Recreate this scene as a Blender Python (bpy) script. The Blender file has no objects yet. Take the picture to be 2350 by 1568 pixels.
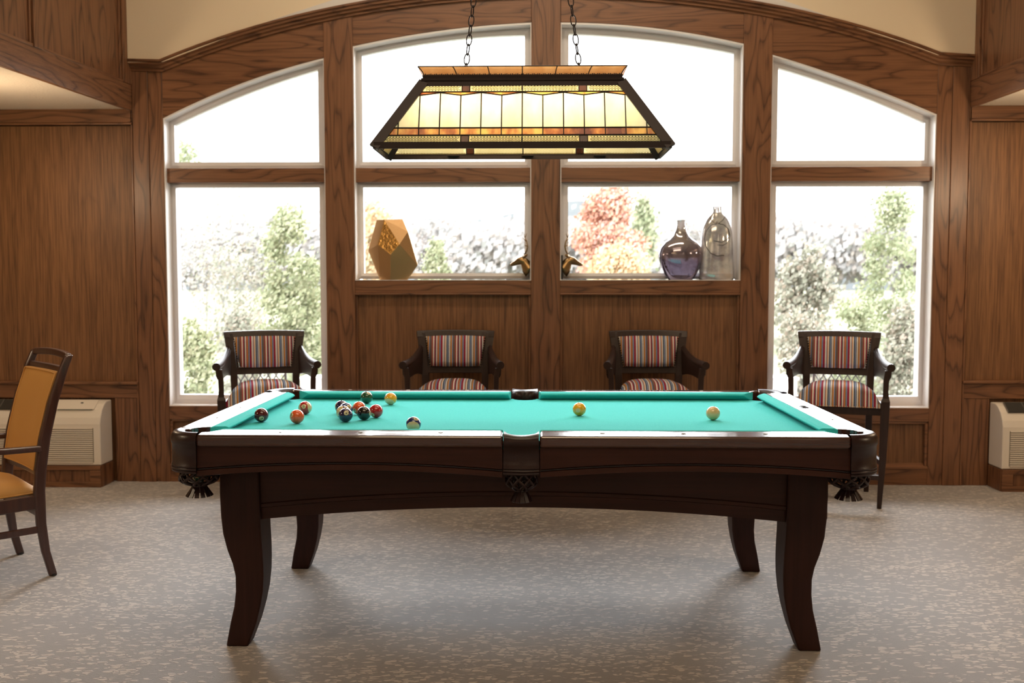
import bpy, bmesh, math, random
import numpy as np
from mathutils import Vector, Matrix
random.seed(7)
C = bpy.context.scene.collection
S = bpy.context.scene
# ------------------------------------------------------------------ camera
FOC, CH, YAW = 2260.0, 1.367, math.radians(1.3)
PIT = math.atan(144/FOC)
cam = bpy.data.cameras.new('camera'); camo = bpy.data.objects.new('camera', cam); C.objects.link(camo)
camo.location = (0, 0, CH); camo.rotation_euler = (math.pi/2-PIT, 0, YAW)
cam.sensor_width = 36; cam.lens = FOC/2350*36; cam.clip_start = .05; cam.clip_end = 2000
cam.dof.use_dof = True; cam.dof.focus_distance = 3.75; cam.dof.aperture_fstop = 3.4
S.camera = camo
S.view_settings.view_transform = 'Standard'; S.view_settings.look = 'None'
S.view_settings.gamma = 1; S.view_settings.use_curve_mapping = False; S.view_settings.exposure = 0.15
# ------------------------------------------------------------------ sky
w = bpy.data.worlds.new('sky'); S.world = w; w.use_nodes = True
nt = w.node_tree; bg = nt.nodes['Background']
bg.inputs[0].default_value = (.93, .97, 1, 1); bg.inputs[1].default_value = 4.6
sun = bpy.data.lights.new('overcast_daylight', 'SUN'); sun.energy = 15; sun.angle = math.radians(80); sun.color = (.94, .97, 1)
suno = bpy.data.objects.new('overcast_daylight', sun); C.objects.link(suno); suno.rotation_euler = (math.radians(-56), 0, math.radians(-8))
# ------------------------------------------------------------------ large lights (interior ceiling lamps, added fill areas, window portals)
def area(name, loc, rot, sx, sy, power, col=(1, .8, .58), portal=False, spread=180):
    l = bpy.data.lights.new(name, 'AREA'); l.shape = 'RECTANGLE'; l.size = sx; l.size_y = sy; l.energy = power; l.color = col
    l.spread = math.radians(spread)
    o = bpy.data.objects.new(name, l); C.objects.link(o); o.location = loc; o.rotation_euler = rot
    if portal: l.cycles.is_portal = True
    return o
WARM = (1, .76, .50)
area('ceiling_lamp_light', (-1.2, -1.2, 2.44), (0, 0, 0), 1.6, .5, 8, WARM)
area('ceiling_lamp_light', (1.6, -1.2, 2.44), (0, 0, 0), 1.6, .5, 8, WARM)
area('ceiling_lamp_light', (0, 2.2, 4.1), (0, 0, 0), 2.4, 1.5, 14, (1, .82, .62))
for sx in (-1, 1):
    area('ceiling_lamp_light', (sx*3.9, 2.6, 2.44), (0, 0, 0), .5, .5, 28, WARM)
    sl_ = bpy.data.lights.new('downlight', 'POINT'); sl_.energy = 14 if sx < 0 else 20; sl_.color = WARM; sl_.shadow_soft_size = .07
    so = bpy.data.objects.new('downlight', sl_); C.objects.link(so); so.location = (sx*3.1, 5.5, 2.0)
area('window_wall_fill', (0, 5.0, 4.2), (math.radians(8), 0, 0), 3.2, .4, 40, (1, .84, .66))  # added fill without a real fixture, brightens chair seats and wall panels
area('upper_wall_fill', (0, 1.6, 3.7), (math.radians(82), 0, 0), 2.4, .5, 27, WARM)  # added fill aimed at the cream wall and arch, no such lamp there
# portals
for x0, x1, z0, z1 in ((-2.47, -1.36, .5, 2.8), (-1.2, 0, 1.36, 3.1), (.15, 1.4, 1.36, 3.1), (1.55, 2.64, .5, 2.8)):
    area('window_portal', ((x0+x1)/2, 6.74, (z0+z1)/2), (-math.pi/2, 0, 0), x1-x0, z1-z0, 1, (1, 1, 1), True)

# ------------------------------------------------------------------ measuring helpers: photo pixel -> point on a real plane
fw = Vector((-math.sin(YAW)*math.cos(PIT), math.cos(YAW)*math.cos(PIT), -math.sin(PIT)))
rt = Vector((math.cos(YAW), math.sin(YAW), 0)); up = rt.cross(fw)
def ray(px, py): return fw*FOC + rt*(px-1175) + up*(784-py)
def onY(px, py, Y):
    d = ray(px, py); t = Y/d.y; return (d.x*t, CH+d.z*t)
def onZ(px, py, z):
    d = ray(px, py); t = (z-CH)/d.z; return (d.x*t, d.y*t)
WY = 6.52
def wx(px, py, Y=WY): return onY(px, py, Y)[0]
def wz(px, py, Y=WY): return onY(px, py, Y)[1]

# ------------------------------------------------------------------ materials
def mat(name, col=(.5, .5, .5), rough=.5, metal=0, spec=.5, coat=0, **k):
    m = bpy.data.materials.new(name); m.use_nodes = True; b = m.node_tree.nodes['Principled BSDF']
    b.inputs['Base Color'].default_value = (*col, 1); b.inputs['Roughness'].default_value = rough
    b.inputs['Metallic'].default_value = metal; b.inputs['Specular IOR Level'].default_value = spec
    b.inputs['Coat Weight'].default_value = coat; b.inputs['Coat Roughness'].default_value = .05
    for n, v in k.items(): b.inputs[n].default_value = v
    return m
def N(m, t, **k):
    n = m.node_tree.nodes.new(t)
    for a, b in k.items(): setattr(n, a, b)
    return n
def L(m, a, b): m.node_tree.links.new(a, b)
def P(m): return m.node_tree.nodes['Principled BSDF']
def ramp(m, src, stops, interp='LINEAR'):
    r = N(m, 'ShaderNodeValToRGB'); r.color_ramp.interpolation = interp; e = r.color_ramp.elements
    while len(e) < len(stops): e.new(.5)
    for i, (p, c) in enumerate(stops): e[i].position = p; e[i].color = (*c, 1) if len(c) == 3 else c
    L(m, src, r.inputs[0]); return r
def bump(m, src, strength=.2, dist=.002):
    b = N(m, 'ShaderNodeBump'); b.inputs['Strength'].default_value = strength; b.inputs['Distance'].default_value = dist
    L(m, src, b.inputs['Height']); L(m, b.outputs[0], P(m).inputs['Normal'])
def math_(m, op, a, b=None):
    n = N(m, 'ShaderNodeMath', operation=op)
    for i, v in enumerate((a, b)):
        if v is None: continue
        if isinstance(v, (int, float)): n.inputs[i].default_value = v
        else: L(m, v, n.inputs[i])
    return n.outputs[0]
def coords(m, scale, rnd=True, loc=(0, 0, 0)):
    tc = N(m, 'ShaderNodeTexCoord'); mp = N(m, 'ShaderNodeMapping'); mp.inputs['Scale'].default_value = scale
    mp.inputs['Location'].default_value = loc
    if rnd:
        oi = N(m, 'ShaderNodeObjectInfo'); mul = N(m, 'ShaderNodeVectorMath', operation='ADD')
        cx = N(m, 'ShaderNodeCombineXYZ'); s = math_(m, 'MULTIPLY', oi.outputs['Random'], 37.0)
        L(m, s, cx.inputs[0]); L(m, s, cx.inputs[1]); L(m, s, cx.inputs[2])
        L(m, tc.outputs['Object'], mul.inputs[0]); L(m, cx.outputs[0], mul.inputs[1]); L(m, mul.outputs[0], mp.inputs[0])
    else: L(m, tc.outputs['Object'], mp.inputs[0])
    return mp.outputs[0]
def noise(m, vec, scale, detail=3, rough=.5, dist=0):
    n = N(m, 'ShaderNodeTexNoise'); n.inputs['Scale'].default_value = scale; n.inputs['Detail'].default_value = detail
    n.inputs['Roughness'].default_value = rough; n.inputs['Distortion'].default_value = dist
    if vec: L(m, vec, n.inputs['Vector'])
    return n.outputs['Fac']
def oak(name, axis, light, dark, rings=13., rough=.38, lw=.50):
    m = mat(name, light, rough, spec=.45)
    s = [5.5, 5.5, 5.5]; s[axis] = .75
    v = coords(m, s); n1 = noise(m, v, 1.0, 2.2, .45)
    r = math_(m, 'FRACT', math_(m, 'MULTIPLY', n1, rings))
    line = ramp(m, r, [(0, (0, 0, 0)), (.16, (.9, .9, .9)), (.6, (1, 1, 1)), (.93, (.55, .55, .55)), (1, (0, 0, 0))])
    s2 = [150, 150, 150]; s2[axis] = 3.5
    f = noise(m, coords(m, s2), 1.0, 3, .6)
    fr = ramp(m, f, [(.35, (.25, .25, .25)), (.62, (1, 1, 1))])
    s3 = [1.6, 1.6, 1.6]; s3[axis] = .35
    big = noise(m, coords(m, s3), 1.0, 2)
    a = math_(m, 'ADD', math_(m, 'MULTIPLY', line.outputs[0], lw), math_(m, 'MULTIPLY', fr.outputs[0], .32+(.5-lw)))
    a = math_(m, 'ADD', a, math_(m, 'MULTIPLY', big, .36))
    mixr = ramp(m, a, [(.25, dark), (1.0, light)])
    L(m, mixr.outputs[0], P(m).inputs['Base Color']); bump(m, fr.outputs[0], .12, .001)
    return m
OL, OD = (.235, .104, .048), (.050, .019, .0095)
oak_v = oak('oak_vertical', 2, OL, OD); oak_h = oak('oak_horizontal', 0, OL, OD)
oak_y = oak('oak_depth', 1, OL, OD)
oak_p = oak('oak_panel', 2, (.245, .112, .045), (.070, .027, .010), rings=6., lw=.16, rough=.5)
oak_py = oak_p
def darkwood(name, col, axis=0, rough=.32, coat=.25):
    m = mat(name, col, rough, spec=.5, coat=coat); s = [60, 60, 60]; s[axis] = 2.5
    f = noise(m, coords(m, s), 1., 3)
    c = Vector(col); r = ramp(m, f, [(.3, tuple(c*.72)), (.7, tuple(c*1.18))]); L(m, r.outputs[0], P(m).inputs['Base Color'])
    P(m).inputs['Coat Roughness'].default_value = .12
    return m
mahog = darkwood('mahogany_stain', (.044, .013, .008), 0, .48, .04); P(mahog).inputs['Specular IOR Level'].default_value = .28
mahog_v = darkwood('mahogany_stain_upright', (.036, .011, .007), 2, .52, .03); P(mahog_v).inputs['Specular IOR Level'].default_value = .25
rail_m = darkwood('polished_rail', (.060, .020, .012), 0, .22, 1.0); P(rail_m).inputs['Coat Roughness'].default_value = .06
chair_m = darkwood('espresso_wood', (.026, .011, .007), 2, .45, .08); P(chair_m).inputs['Specular IOR Level'].default_value = .35
dine_m = darkwood('walnut_stain', (.062, .022, .015), 2, .36, .4)
groove_m = mat('dark_groove', (.008, .003, .002), .3, coat=.3)
leather = mat('oxblood_leather', (.020, .006, .006), .34, spec=.45, coat=.12)
nl = noise(leather, coords(leather, (1, 1, 1)), 260, 2); bump(leather, nl, .25, .0012)
P(leather).inputs['Coat Roughness'].default_value = .2
lining = mat('dark_lining', (.008, .004, .004), .6)
def cloth_m():
    m = mat('green_felt', (.03, .42, .37), .95, spec=.15); P(m).inputs['Sheen Weight'].default_value = .06
    P(m).inputs['Sheen Tint'].default_value = (.5, 1, .95, 1)
    f = noise(m, coords(m, (1, 1, 1), False), 420, 2)
    r = ramp(m, f, [(.3, (.035, .48, .47)), (.7, (.075, .59, .575))]); L(m, r.outputs[0], P(m).inputs['Base Color'])
    bump(m, f, .25, .0008); return m
felt = cloth_m()
white_v = mat('white_vinyl', (.74, .71, .71), .35)
white_j = mat('white_painted_jamb', (.80, .76, .74), .4)
cream = mat('cream_plaster', (.78, .64, .46), .9, spec=.1); bump(cream, noise(cream, coords(cream, (1, 1, 1)), 160, 3), .2, .003)
tex_w = mat('textured_ceiling', (.72, .62, .50), .9, spec=.1); bump(tex_w, noise(tex_w, coords(tex_w, (1, 1, 1)), 75, 3, .6), .8, .01)
lit_cove_w = mat('lit_cove_white', (.72, .68, .64), .8, spec=.2)  # white stands in for window light on the underside of the arch
def carpet_m():
    m = mat('woven_carpet', (.3, .26, .22), .55, spec=.7); P(m).inputs['Sheen Weight'].default_value = .8
    tc = N(m, 'ShaderNodeTexCoord'); wp = N(m, 'ShaderNodeMapping'); wp.inputs['Scale'].default_value = (34, 78, 1)
    wp.inputs['Rotation'].default_value = (0, 0, .12)
    d = noise(m, coords(m, (26, 44, 1), False), 1, 2)
    add = N(m, 'ShaderNodeVectorMath', operation='ADD'); cx = N(m, 'ShaderNodeCombineXYZ')
    L(m, math_(m, 'MULTIPLY', d, 1.6), cx.inputs[0]); L(m, math_(m, 'MULTIPLY', d, 1.2), cx.inputs[1])
    L(m, tc.outputs['Object'], wp.inputs[0]); L(m, wp.outputs[0], add.inputs[0]); L(m, cx.outputs[0], add.inputs[1])
    vo = N(m, 'ShaderNodeTexVoronoi'); vo.inputs['Scale'].default_value = 1; vo.inputs['Randomness'].default_value = .9
    L(m, add.outputs[0], vo.inputs['Vector'])
    ve = N(m, 'ShaderNodeTexVoronoi', feature='DISTANCE_TO_EDGE'); ve.inputs['Scale'].default_value = 1; ve.inputs['Randomness'].default_value = .9
    L(m, add.outputs[0], ve.inputs['Vector'])
    sep = N(m, 'ShaderNodeSeparateColor'); L(m, vo.outputs['Color'], sep.inputs[0])
    big = noise(m, coords(m, (1.3, 2.2, 1), False), 1, 3)
    sel = math_(m, 'ADD', sep.outputs[0], math_(m, 'MULTIPLY', math_(m, 'SUBTRACT', big, .5), .9))
    lite = ramp(m, sel, [(.56, (0, 0, 0)), (.66, (1, 1, 1))])
    edge = ramp(m, ve.outputs['Distance'], [(.04, (0, 0, 0)), (.13, (1, 1, 1))])
    k = math_(m, 'MULTIPLY', lite.outputs[0], edge.outputs[0])
    k = math_(m, 'ADD', math_(m, 'MULTIPLY', k, .8), math_(m, 'MULTIPLY', edge.outputs[0], .10))
    fine = noise(m, coords(m, (1, 1, 1), False), 330, 2, .7)
    k = math_(m, 'ADD', k, math_(m, 'MULTIPLY', math_(m, 'SUBTRACT', fine, .5), .55))
    r = ramp(m, k, [(0, (.110, .080, .058)), (.25, (.175, .135, .105)), (1, (.58, .49, .40))])
    L(m, r.outputs[0], P(m).inputs['Base Color']); bump(m, math_(m, 'ADD', k, fine), .45, .004); return m
carpet = carpet_m()
def glass_m(name='window_glass'):
    m = bpy.data.materials.new(name); m.use_nodes = True; t = m.node_tree; t.nodes.clear()
    o = t.nodes.new('ShaderNodeOutputMaterial'); tr = t.nodes.new('ShaderNodeBsdfTransparent'); gl = t.nodes.new('ShaderNodeBsdfGlossy')
    gl.inputs['Roughness'].default_value = .02; mx = t.nodes.new('ShaderNodeMixShader'); fr = t.nodes.new('ShaderNodeFresnel'); fr.inputs[0].default_value = 1.3
    t.links.new(fr.outputs[0], mx.inputs[0]); t.links.new(tr.outputs[0], mx.inputs[1]); t.links.new(gl.outputs[0], mx.inputs[2]); t.links.new(mx.outputs[0], o.inputs[0])
    return m
winglass = glass_m()
def stripes():
    m = mat('striped_upholstery', (.5, .5, .5), .85, spec=.2)
    tc = N(m, 'ShaderNodeTexCoord'); sx = N(m, 'ShaderNodeSeparateXYZ'); L(m, tc.outputs['Object'], sx.inputs[0])
    fr = math_(m, 'FRACT', math_(m, 'ADD', math_(m, 'MULTIPLY', sx.outputs[0], 1/.150), 20.27))
    W, R_, O, B, K, T, G = (.72, .68, .64), (.27, .014, .04), (.56, .25, .07), (.20, .26, .40), (.018, .016, .02), (.17, .11, .085), (.09, .09, .10)
    seq = [(W, 1), (K, .6), (O, 1.2), (B, 1), (K, .4), (T, 1.6), (R_, .8), (O, .4), (W, 1.1), (R_, 1), (G, 1), (W, 1), (R_, .8), (O, 1), (K, .3), (B, 1.3), (R_, 1.8), (W, 1.2), (B, .8), (O, .9), (W, .9), (K, .9), (B, 1.2), (G, .6)]
    tot = sum(s for _, s in seq); st = []; a = 0
    for c, s in seq: st.append((a/tot, c)); a += s
    r = ramp(m, fr, st, 'CONSTANT')
    wv = N(m, 'ShaderNodeTexWave', bands_direction='Z'); wv.inputs['Scale'].default_value = 90; L(m, tc.outputs['Object'], wv.inputs['Vector'])
    L(m, r.outputs[0], P(m).inputs['Base Color']); bump(m, wv.outputs['Fac'], .3, .001); return m
stripe = stripes()
brass = mat('aged_brass_nails', (.72, .50, .28), .45, .8)
bronze = mat('antique_bronze', (.30, .19, .085), .30, 1)
black_m = mat('black_metal', (.012, .010, .010), .4, spec=.4)
iron = mat('dark_bronze_frame', (.024, .016, .016), .45, .3)
gold = mat('hammered_gold', (.50, .31, .15), .42, 1)
bump(gold, noise(gold, coords(gold, (60, 60, 300), False), 1, 3), .5, .002)
goldleaf = mat('bright_gold_leaf', (.85, .50, .16), .22, 1); bump(goldleaf, noise(goldleaf, coords(goldleaf, (1, 1, 1), False), 55, 3), .6, .006)
yellow_l = mat('mustard_vinyl', (.60, .31, .085), .5, spec=.35); bump(yellow_l, noise(yellow_l, coords(yellow_l, (1, 1, 1)), 350, 2), .15, .0008)
almond = mat('almond_plastic', (.74, .67, .58), .5); almond_d = mat('almond_louver', (.70, .63, .54), .5)
dgrille = mat('dark_grille', (.02, .018, .016), .5)
chrome = mat('brushed_steel', (.62, .63, .68), .25, 1)
rubber = mat('black_glide', (.01, .01, .01), .5)

# ------------------------------------------------------------------ mesh helpers
def new_obj(name, bm, m, parent=None, smooth=False, loc=None, bevel=0, seg=2):
    me = bpy.data.meshes.new(name); bmesh.ops.recalc_face_normals(bm, faces=bm.faces[:]); bm.to_mesh(me); bm.free()
    o = bpy.data.objects.new(name, me); C.objects.link(o)
    for x in (m if isinstance(m, (list, tuple)) else [m]): me.materials.append(x)
    if smooth:
        for p in me.polygons: p.use_smooth = True
        if smooth != True:
            try: me.set_sharp_from_angle(angle=math.radians(smooth))
            except Exception: pass
    if loc is not None: o.location = loc
    if bevel:
        b = o.modifiers.new('bevel', 'BEVEL'); b.width = bevel; b.segments = seg; b.limit_method = 'ANGLE'; b.angle_limit = math.radians(40); b.harden_normals = False
    if parent is not None: o.parent = parent
    return o
def box(bm, x0, x1, y0, y1, z0, z1, M=None, mi=0):
    v = [bm.verts.new((x, y, z)) for x in (x0, x1) for y in (y0, y1) for z in (z0, z1)]
    if M is not None:
        for q in v: q.co = M @ q.co
    for f in ((0, 1, 3, 2), (4, 6, 7, 5), (0, 4, 5, 1), (2, 3, 7, 6), (0, 2, 6, 4), (1, 5, 7, 3)):
        bm.faces.new([v[i] for i in f]).material_index = mi
def prism(bm, pts, plane, a0, a1, M=None, mi=0):
    def c(p, a):
        q = {'xz': (p[0], a, p[1]), 'yz': (a, p[0], p[1]), 'xy': (p[0], p[1], a)}[plane]
        return M @ Vector(q) if M is not None else Vector(q)
    A = [bm.verts.new(c(p, a0)) for p in pts]; B = [bm.verts.new(c(p, a1)) for p in pts]; n = len(pts)
    fs = [bm.faces.new(A), bm.faces.new(B[::-1])]
    for i in range(n): fs.append(bm.faces.new((A[i], B[i], B[(i+1) % n], A[(i+1) % n])))
    for f in fs: f.material_index = mi
    if n > 4:
        bmesh.ops.triangulate(bm, faces=fs[:2])
def band(bm, lo, hi, y0, y1, mi=0):
    # solid between two polylines (x,z) of equal length, from y0 to y1 (quads, safe for curved shapes)
    R = []
    for (a, b) in zip(lo, hi): R.append([bm.verts.new((a[0], y0, a[1])), bm.verts.new((b[0], y0, b[1])), bm.verts.new((b[0], y1, b[1])), bm.verts.new((a[0], y1, a[1]))])
    for i in range(len(R)-1):
        for j in range(4): bm.faces.new((R[i][j], R[i+1][j], R[i+1][(j+1) % 4], R[i][(j+1) % 4])).material_index = mi
    bm.faces.new(R[0][::-1]); bm.faces.new(R[-1])
def tube(bm, pts, rad, seg=8, closed=False, flat=(1, 1), mi=0, upv=None):
    pts = [Vector(p) for p in pts]; n = len(pts)
    rs = rad if isinstance(rad, (list, tuple)) else [rad]*n
    prev = None; R = []
    for i in range(n):
        if closed: t = pts[(i+1) % n]-pts[i-1]
        else: t = pts[min(i+1, n-1)]-pts[max(i-1, 0)]
        t.normalize()
        if prev is None:
            a = Vector(upv) if upv else (Vector((0, 0, 1)) if abs(t.z) < .9 else Vector((1, 0, 0)))
            u = (a-t*a.dot(t)).normalized()
        else: u = (prev-t*prev.dot(t)).normalized()
        prev = u; v = t.cross(u)
        R.append([bm.verts.new(pts[i]+u*math.cos(2*math.pi*k/seg)*rs[i]*flat[0]+v*math.sin(2*math.pi*k/seg)*rs[i]*flat[1]) for k in range(seg)])
    for i in range(n if closed else n-1):
        a, b = R[i], R[(i+1) % n]
        for k in range(seg): bm.faces.new((a[k], a[(k+1) % seg], b[(k+1) % seg], b[k])).material_index = mi
    if not closed: bm.faces.new(R[0][::-1]).material_index = mi; bm.faces.new(R[-1]).material_index = mi
def loft(bm, rings, cap=True, mi=0, closed=True):
    R = [[bm.verts.new(p) for p in r] for r in rings]; n = len(R[0])
    for i in range(len(R)-1):
        for k in range(n if closed else n-1): bm.faces.new((R[i][k], R[i][(k+1) % n], R[i+1][(k+1) % n], R[i+1][k])).material_index = mi
    if cap and closed: bm.faces.new(R[0][::-1]).material_index = mi; bm.faces.new(R[-1]).material_index = mi
def rod(bm, p, q, w, d, xdir=(1, 0, 0), w2=None, d2=None):
    # tapered rectangular bar from p to q
    p, q = Vector(p), Vector(q); t = (q-p).normalized(); x = Vector(xdir); x = (x-t*x.dot(t)).normalized(); y = t.cross(x)
    w2 = w if w2 is None else w2; d2 = d if d2 is None else d2
    loft(bm, [[c+x*sx*a/2+y*sy*b/2 for sx, sy in ((-1, -1), (1, -1), (1, 1), (-1, 1))] for c, a, b in ((p, w, d), (q, w2, d2))])
def lathe(bm, prof, seg=48, sx=1, sy=1, mi=0):
    loft(bm, [[(r*math.cos(2*math.pi*k/seg)*sx, r*math.sin(2*math.pi*k/seg)*sy, z) for k in range(seg)] for r, z in prof], True, mi)
def empty(name, loc=(0, 0, 0), rz=0):
    o = bpy.data.objects.new(name, None); C.objects.link(o); o.location = loc; o.rotation_euler = (0, 0, rz); o.empty_display_size = .1; return o
def tag(o, label=None, cat=None, group=None, kind=None):
    if label: o['label'] = label
    if cat: o['category'] = cat
    if group: o['group'] = group
    if kind: o['kind'] = kind
    return o
def struct(name, bm, m, label, parent=None, **k):
    o = new_obj(name, bm, m, parent, **k)
    if parent is None: tag(o, label, name.split('_')[0], None, 'structure')
    return o
def dup(root):
    def cp(o, par):
        c = o.copy(); C.objects.link(c)
        if par is not None: c.parent = par
        for ch in [x for x in KIDS if x.parent == o]: cp(ch, c)
        return c
    KIDS = list(bpy.data.objects); return cp(root, None)

# ================================================================== ROOM
TN = [0]
def trim(bm, m, label, **k):
    TN[0] += 1; o = struct('trim_%d' % TN[0], bm, m, label, **k); return o
bm = bmesh.new(); box(bm, -6, 6, -4, WY+.3, -.1, 0)
struct('floor', bm, carpet, 'grey beige patterned carpet floor of the room')
# window outlines in the wall plane
def poly(pts, Y=WY, deg=2):
    q = np.array([onY(a, b, Y) for a, b in pts]); return np.poly1d(np.polyfit(q[:, 0], q[:, 1], deg))
X1a, X1b = wx(381, 600), wx(746.5, 420)
X2a, X2b = wx(812.5, 400), wx(1219, 400)
X3a, X3b = wx(1286, 400), wx(1702.5, 400)
X4a, X4b = wx(1768, 420), wx(2141, 600)
zlo = (wz(388, 933.7)+wz(2136, 936))/2; zsill = wz(1000, 642.5)
ztr0, ztr1 = wz(900, 416.8), wz(900, 384)
top1 = poly([(373.8, 271), (475, 224.5), (551.5, 191.5), (658, 155), (719.6, 138), (742, 134)])
top2 = poly([(813, 105), (950, 78.7), (1056.6, 64), (1201, 52)])
top3 = poly([(1308, 51), (1325, 51.5), (1484.7, 61.7), (1686.8, 95.3), (1702.8, 99)])
top4 = poly([(1771.5, 125.5), (1892.8, 159.6), (1999, 204), (2146, 259.6)])
crown = poly([(372, 143), (445, 116), (541, 80), (626, 54), (722, 34), (860, 6.4), (1680, 1), (1861, 38), (1999, 74.5), (2152, 127)], deg=4)
XcL, XcR = wx(374, 143), wx(2150, 127); zc0 = (wz(340, 145)+wz(2190, 127))/2
def ztop(x): return zc0 if x < XcL or x > XcR else float(crown(x))
XpL, XpR = wx(305, 300), wx(2224, 300)      # inner corners where the low ceilings start
wins = [(X1a, X1b, zlo, top1), (X2a, X2b, zsill, top2), (X3a, X3b, zsill, top3), (X4a, X4b, zlo, top4)]
B0, B1 = WY+.03, WY+.26
SZ = 2.484      # underside of the low ceilings
# wall proper
bm = bmesh.new()
edges = [XpL-.02, X1a, X1b, X2a, X2b, X3a, X3b, X4a, X4b, XpR+.02]
def seq(a, b, n=14): return [a+(b-a)*i/n for i in range(n+1)]
for i in range(0, 10, 2):
    xs = seq(edges[i], edges[i+1], 6); band(bm, [(x, 0) for x in xs], [(x, ztop(x)) for x in xs], B0, B1)
for a, b, z0, tp in wins:
    box(bm, a, b, B0, B1, 0, z0); xs = seq(a, b)
    band(bm, [(x, float(tp(x))) for x in xs], [(x, ztop(x)) for x in xs], B0, B1)
box(bm, -6, XpL-.02, B0, B1, 0, SZ+.1); box(bm, XpR+.02, 6, B0, B1, 0, SZ+.1)
struct('wall_back', bm, oak_p, 'oak panelled window wall at the back of the room')
# cream wall above the arch
hp = [(300, 143.5), (374, 142), (445, 115), (541, 78.5), (580, 62), (626, 46), (679, 28), (764, 0), (900, -38), (1050, -66), (1262, -82), (1470, -66), (1640, -36), (1795, 0), (1861, 23), (1914, 42.5), (1960, 61), (1999, 74), (2080, 100), (2152, 126.5), (2226, 126)]
HY = WY-.055
lo = [onY(a, b, HY) for a, b in hp]; lo = [(lo[0][0]-.3, lo[0][1])]+lo+[(lo[-1][0]+.3, lo[-1][1])]
bm = bmesh.new(); band(bm, lo, [(x, 4.3) for x, z in lo], HY, WY+.2)
struct('wall_upper_back', bm, cream, 'cream plaster wall above the wooden arch')
bm = bmesh.new(); cv = [onY(a, b, HY) for a, b in hp[4:-4]]; loft(bm, [[(x, WY-.02, ztop(x)-.01), (x, HY+.001, ztop(x)+.003), (x, HY-.003, z), (x, HY+.02, z+.01)] for x, z in cv])
struct('trim_0', bm, lit_cove_w, 'cove strip painted window-lit white between the arch moulding and the cream wall')
# side upper walls (fascias of the low ceilings) run towards the room front
def upper_side(side):
    X0 = XpL if side < 0 else XpR
    q = onZ(0, 145, SZ) if side < 0 else onZ(2350, 197, SZ)
    sl = (X0-q[0])/(WY-q[1]); nm = 'left' if side < 0 else 'right'
    ang = math.atan2(1, sl)-math.pi/2
    M = Matrix.Translation((X0, WY, 0)) @ Matrix.Rotation(ang, 4, 'Z')      # local -y runs to the camera, x = side outward
    s = side
    def bx(bm, a0, a1, y0, y1, z0, z1): box(bm, min(s*a0, s*a1), max(s*a0, s*a1), y0, y1, z0, z1, M)
    bm = bmesh.new(); bx(bm, .02, .14, -10, .2, SZ+.03, 4.3)
    struct('wall_upper_%s' % nm, bm, oak_v, 'oak panelled upper wall above the low ceiling on the %s' % nm)
    zb = SZ+.155
    bm = bmesh.new(); bx(bm, 0, .03, -10, .01, SZ-.01, zb); trim(bm, oak_y, 'oak fascia board along the %s low ceiling edge' % nm, bevel=.003)
    bm = bmesh.new(); bx(bm, .003, .02, -10, .0, zb, zb+.018); trim(bm, oak_y, 'thin oak bead above the %s fascia board' % nm, bevel=.004)
    for k, y in enumerate((-.055, -1.05, -2.05, -3.05, -4.05)):
        bm = bmesh.new(); wd = .055 if k == 0 else .04
        bx(bm, -.004, .022, y-wd, y+wd, zb, 4.3)
        for t in (-1, 1): bx(bm, .008, .022, y+t*(wd+.012)-.008, y+t*(wd+.012)+.008, zb+.018, 4.3)
        trim(bm, oak_v, 'vertical oak stile number %d from the window wall on the %s upper wall' % (k+1, nm), bevel=.003)
    return M, sl
ML, slL = upper_side(-1); MR, slR = upper_side(1)
for side, X0, sl, nm in ((-1, XpL, slL, 'left'), (1, XpR, slR, 'right')):
    bm = bmesh.new()
    P4 = [(side*6, -4), (X0+sl*(-4-WY)+side*.008, -4), (X0+side*.008, WY+.02), (side*6, WY+.02)]
    prism(bm, P4, 'xy', SZ, SZ+.06)
    struct('ceiling_low_%s' % nm, bm, tex_w, 'textured off-white low ceiling on the %s side' % nm)
bm = bmesh.new(); box(bm, -3.8, 3.8, -4, WY+.2, 4.28, 4.36); struct('ceiling', bm, cream, 'high cream ceiling over the pool table')
bm = bmesh.new(); box(bm, -6.1, -5.9, -4, WY+.3, 0, 4.3); struct('wall_left', bm, cream, 'far left room wall')
bm = bmesh.new(); box(bm, 5.9, 6.1, -4, WY+.3, 0, 4.3); struct('wall_right', bm, cream, 'far right room wall')
bm = bmesh.new(); box(bm, -6, 6, -4.2, -4, 0, 4.3); struct('wall_front', bm, cream, 'wall behind the camera')

# posts, bands, crown
def board(x0, x1, z0, z1, m, label, y0=WY, y1=B0, bev=.002):
    bm = bmesh.new(); box(bm, x0, x1, y0, y1, z0, z1); return trim(bm, m, label, bevel=bev)
def vpost(x0, x1, label, y0):
    bm = bmesh.new(); xs = seq(x0, x1, 6); band(bm, [(x, 0) for x in xs], [(x, ztop(x)-.01) for x in xs], y0, B0)
    return trim(bm, oak_v, label, bevel=.003)
vpost(X1b, X2a, 'oak post between the left window and the gold vase window', WY-.006)
vpost(X2b, X3a, 'oak post at the centre of the window wall', WY-.006)
vpost(X3b, X4a, 'oak post between the vase window and the right window', WY-.006)
xa = wx(349, 600); vpost(xa, X1a, 'narrow oak board left of the left window', WY-.003)
xb = wx(2175, 600); vpost(X4b, xb, 'narrow oak board right of the right window', WY-.003)
vpost(XpL+.002, xa, 'wide oak corner post left of the windows', WY-.010)
vpost(xb, XpR-.002, 'wide oak corner post right of the windows', WY-.010)
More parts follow.
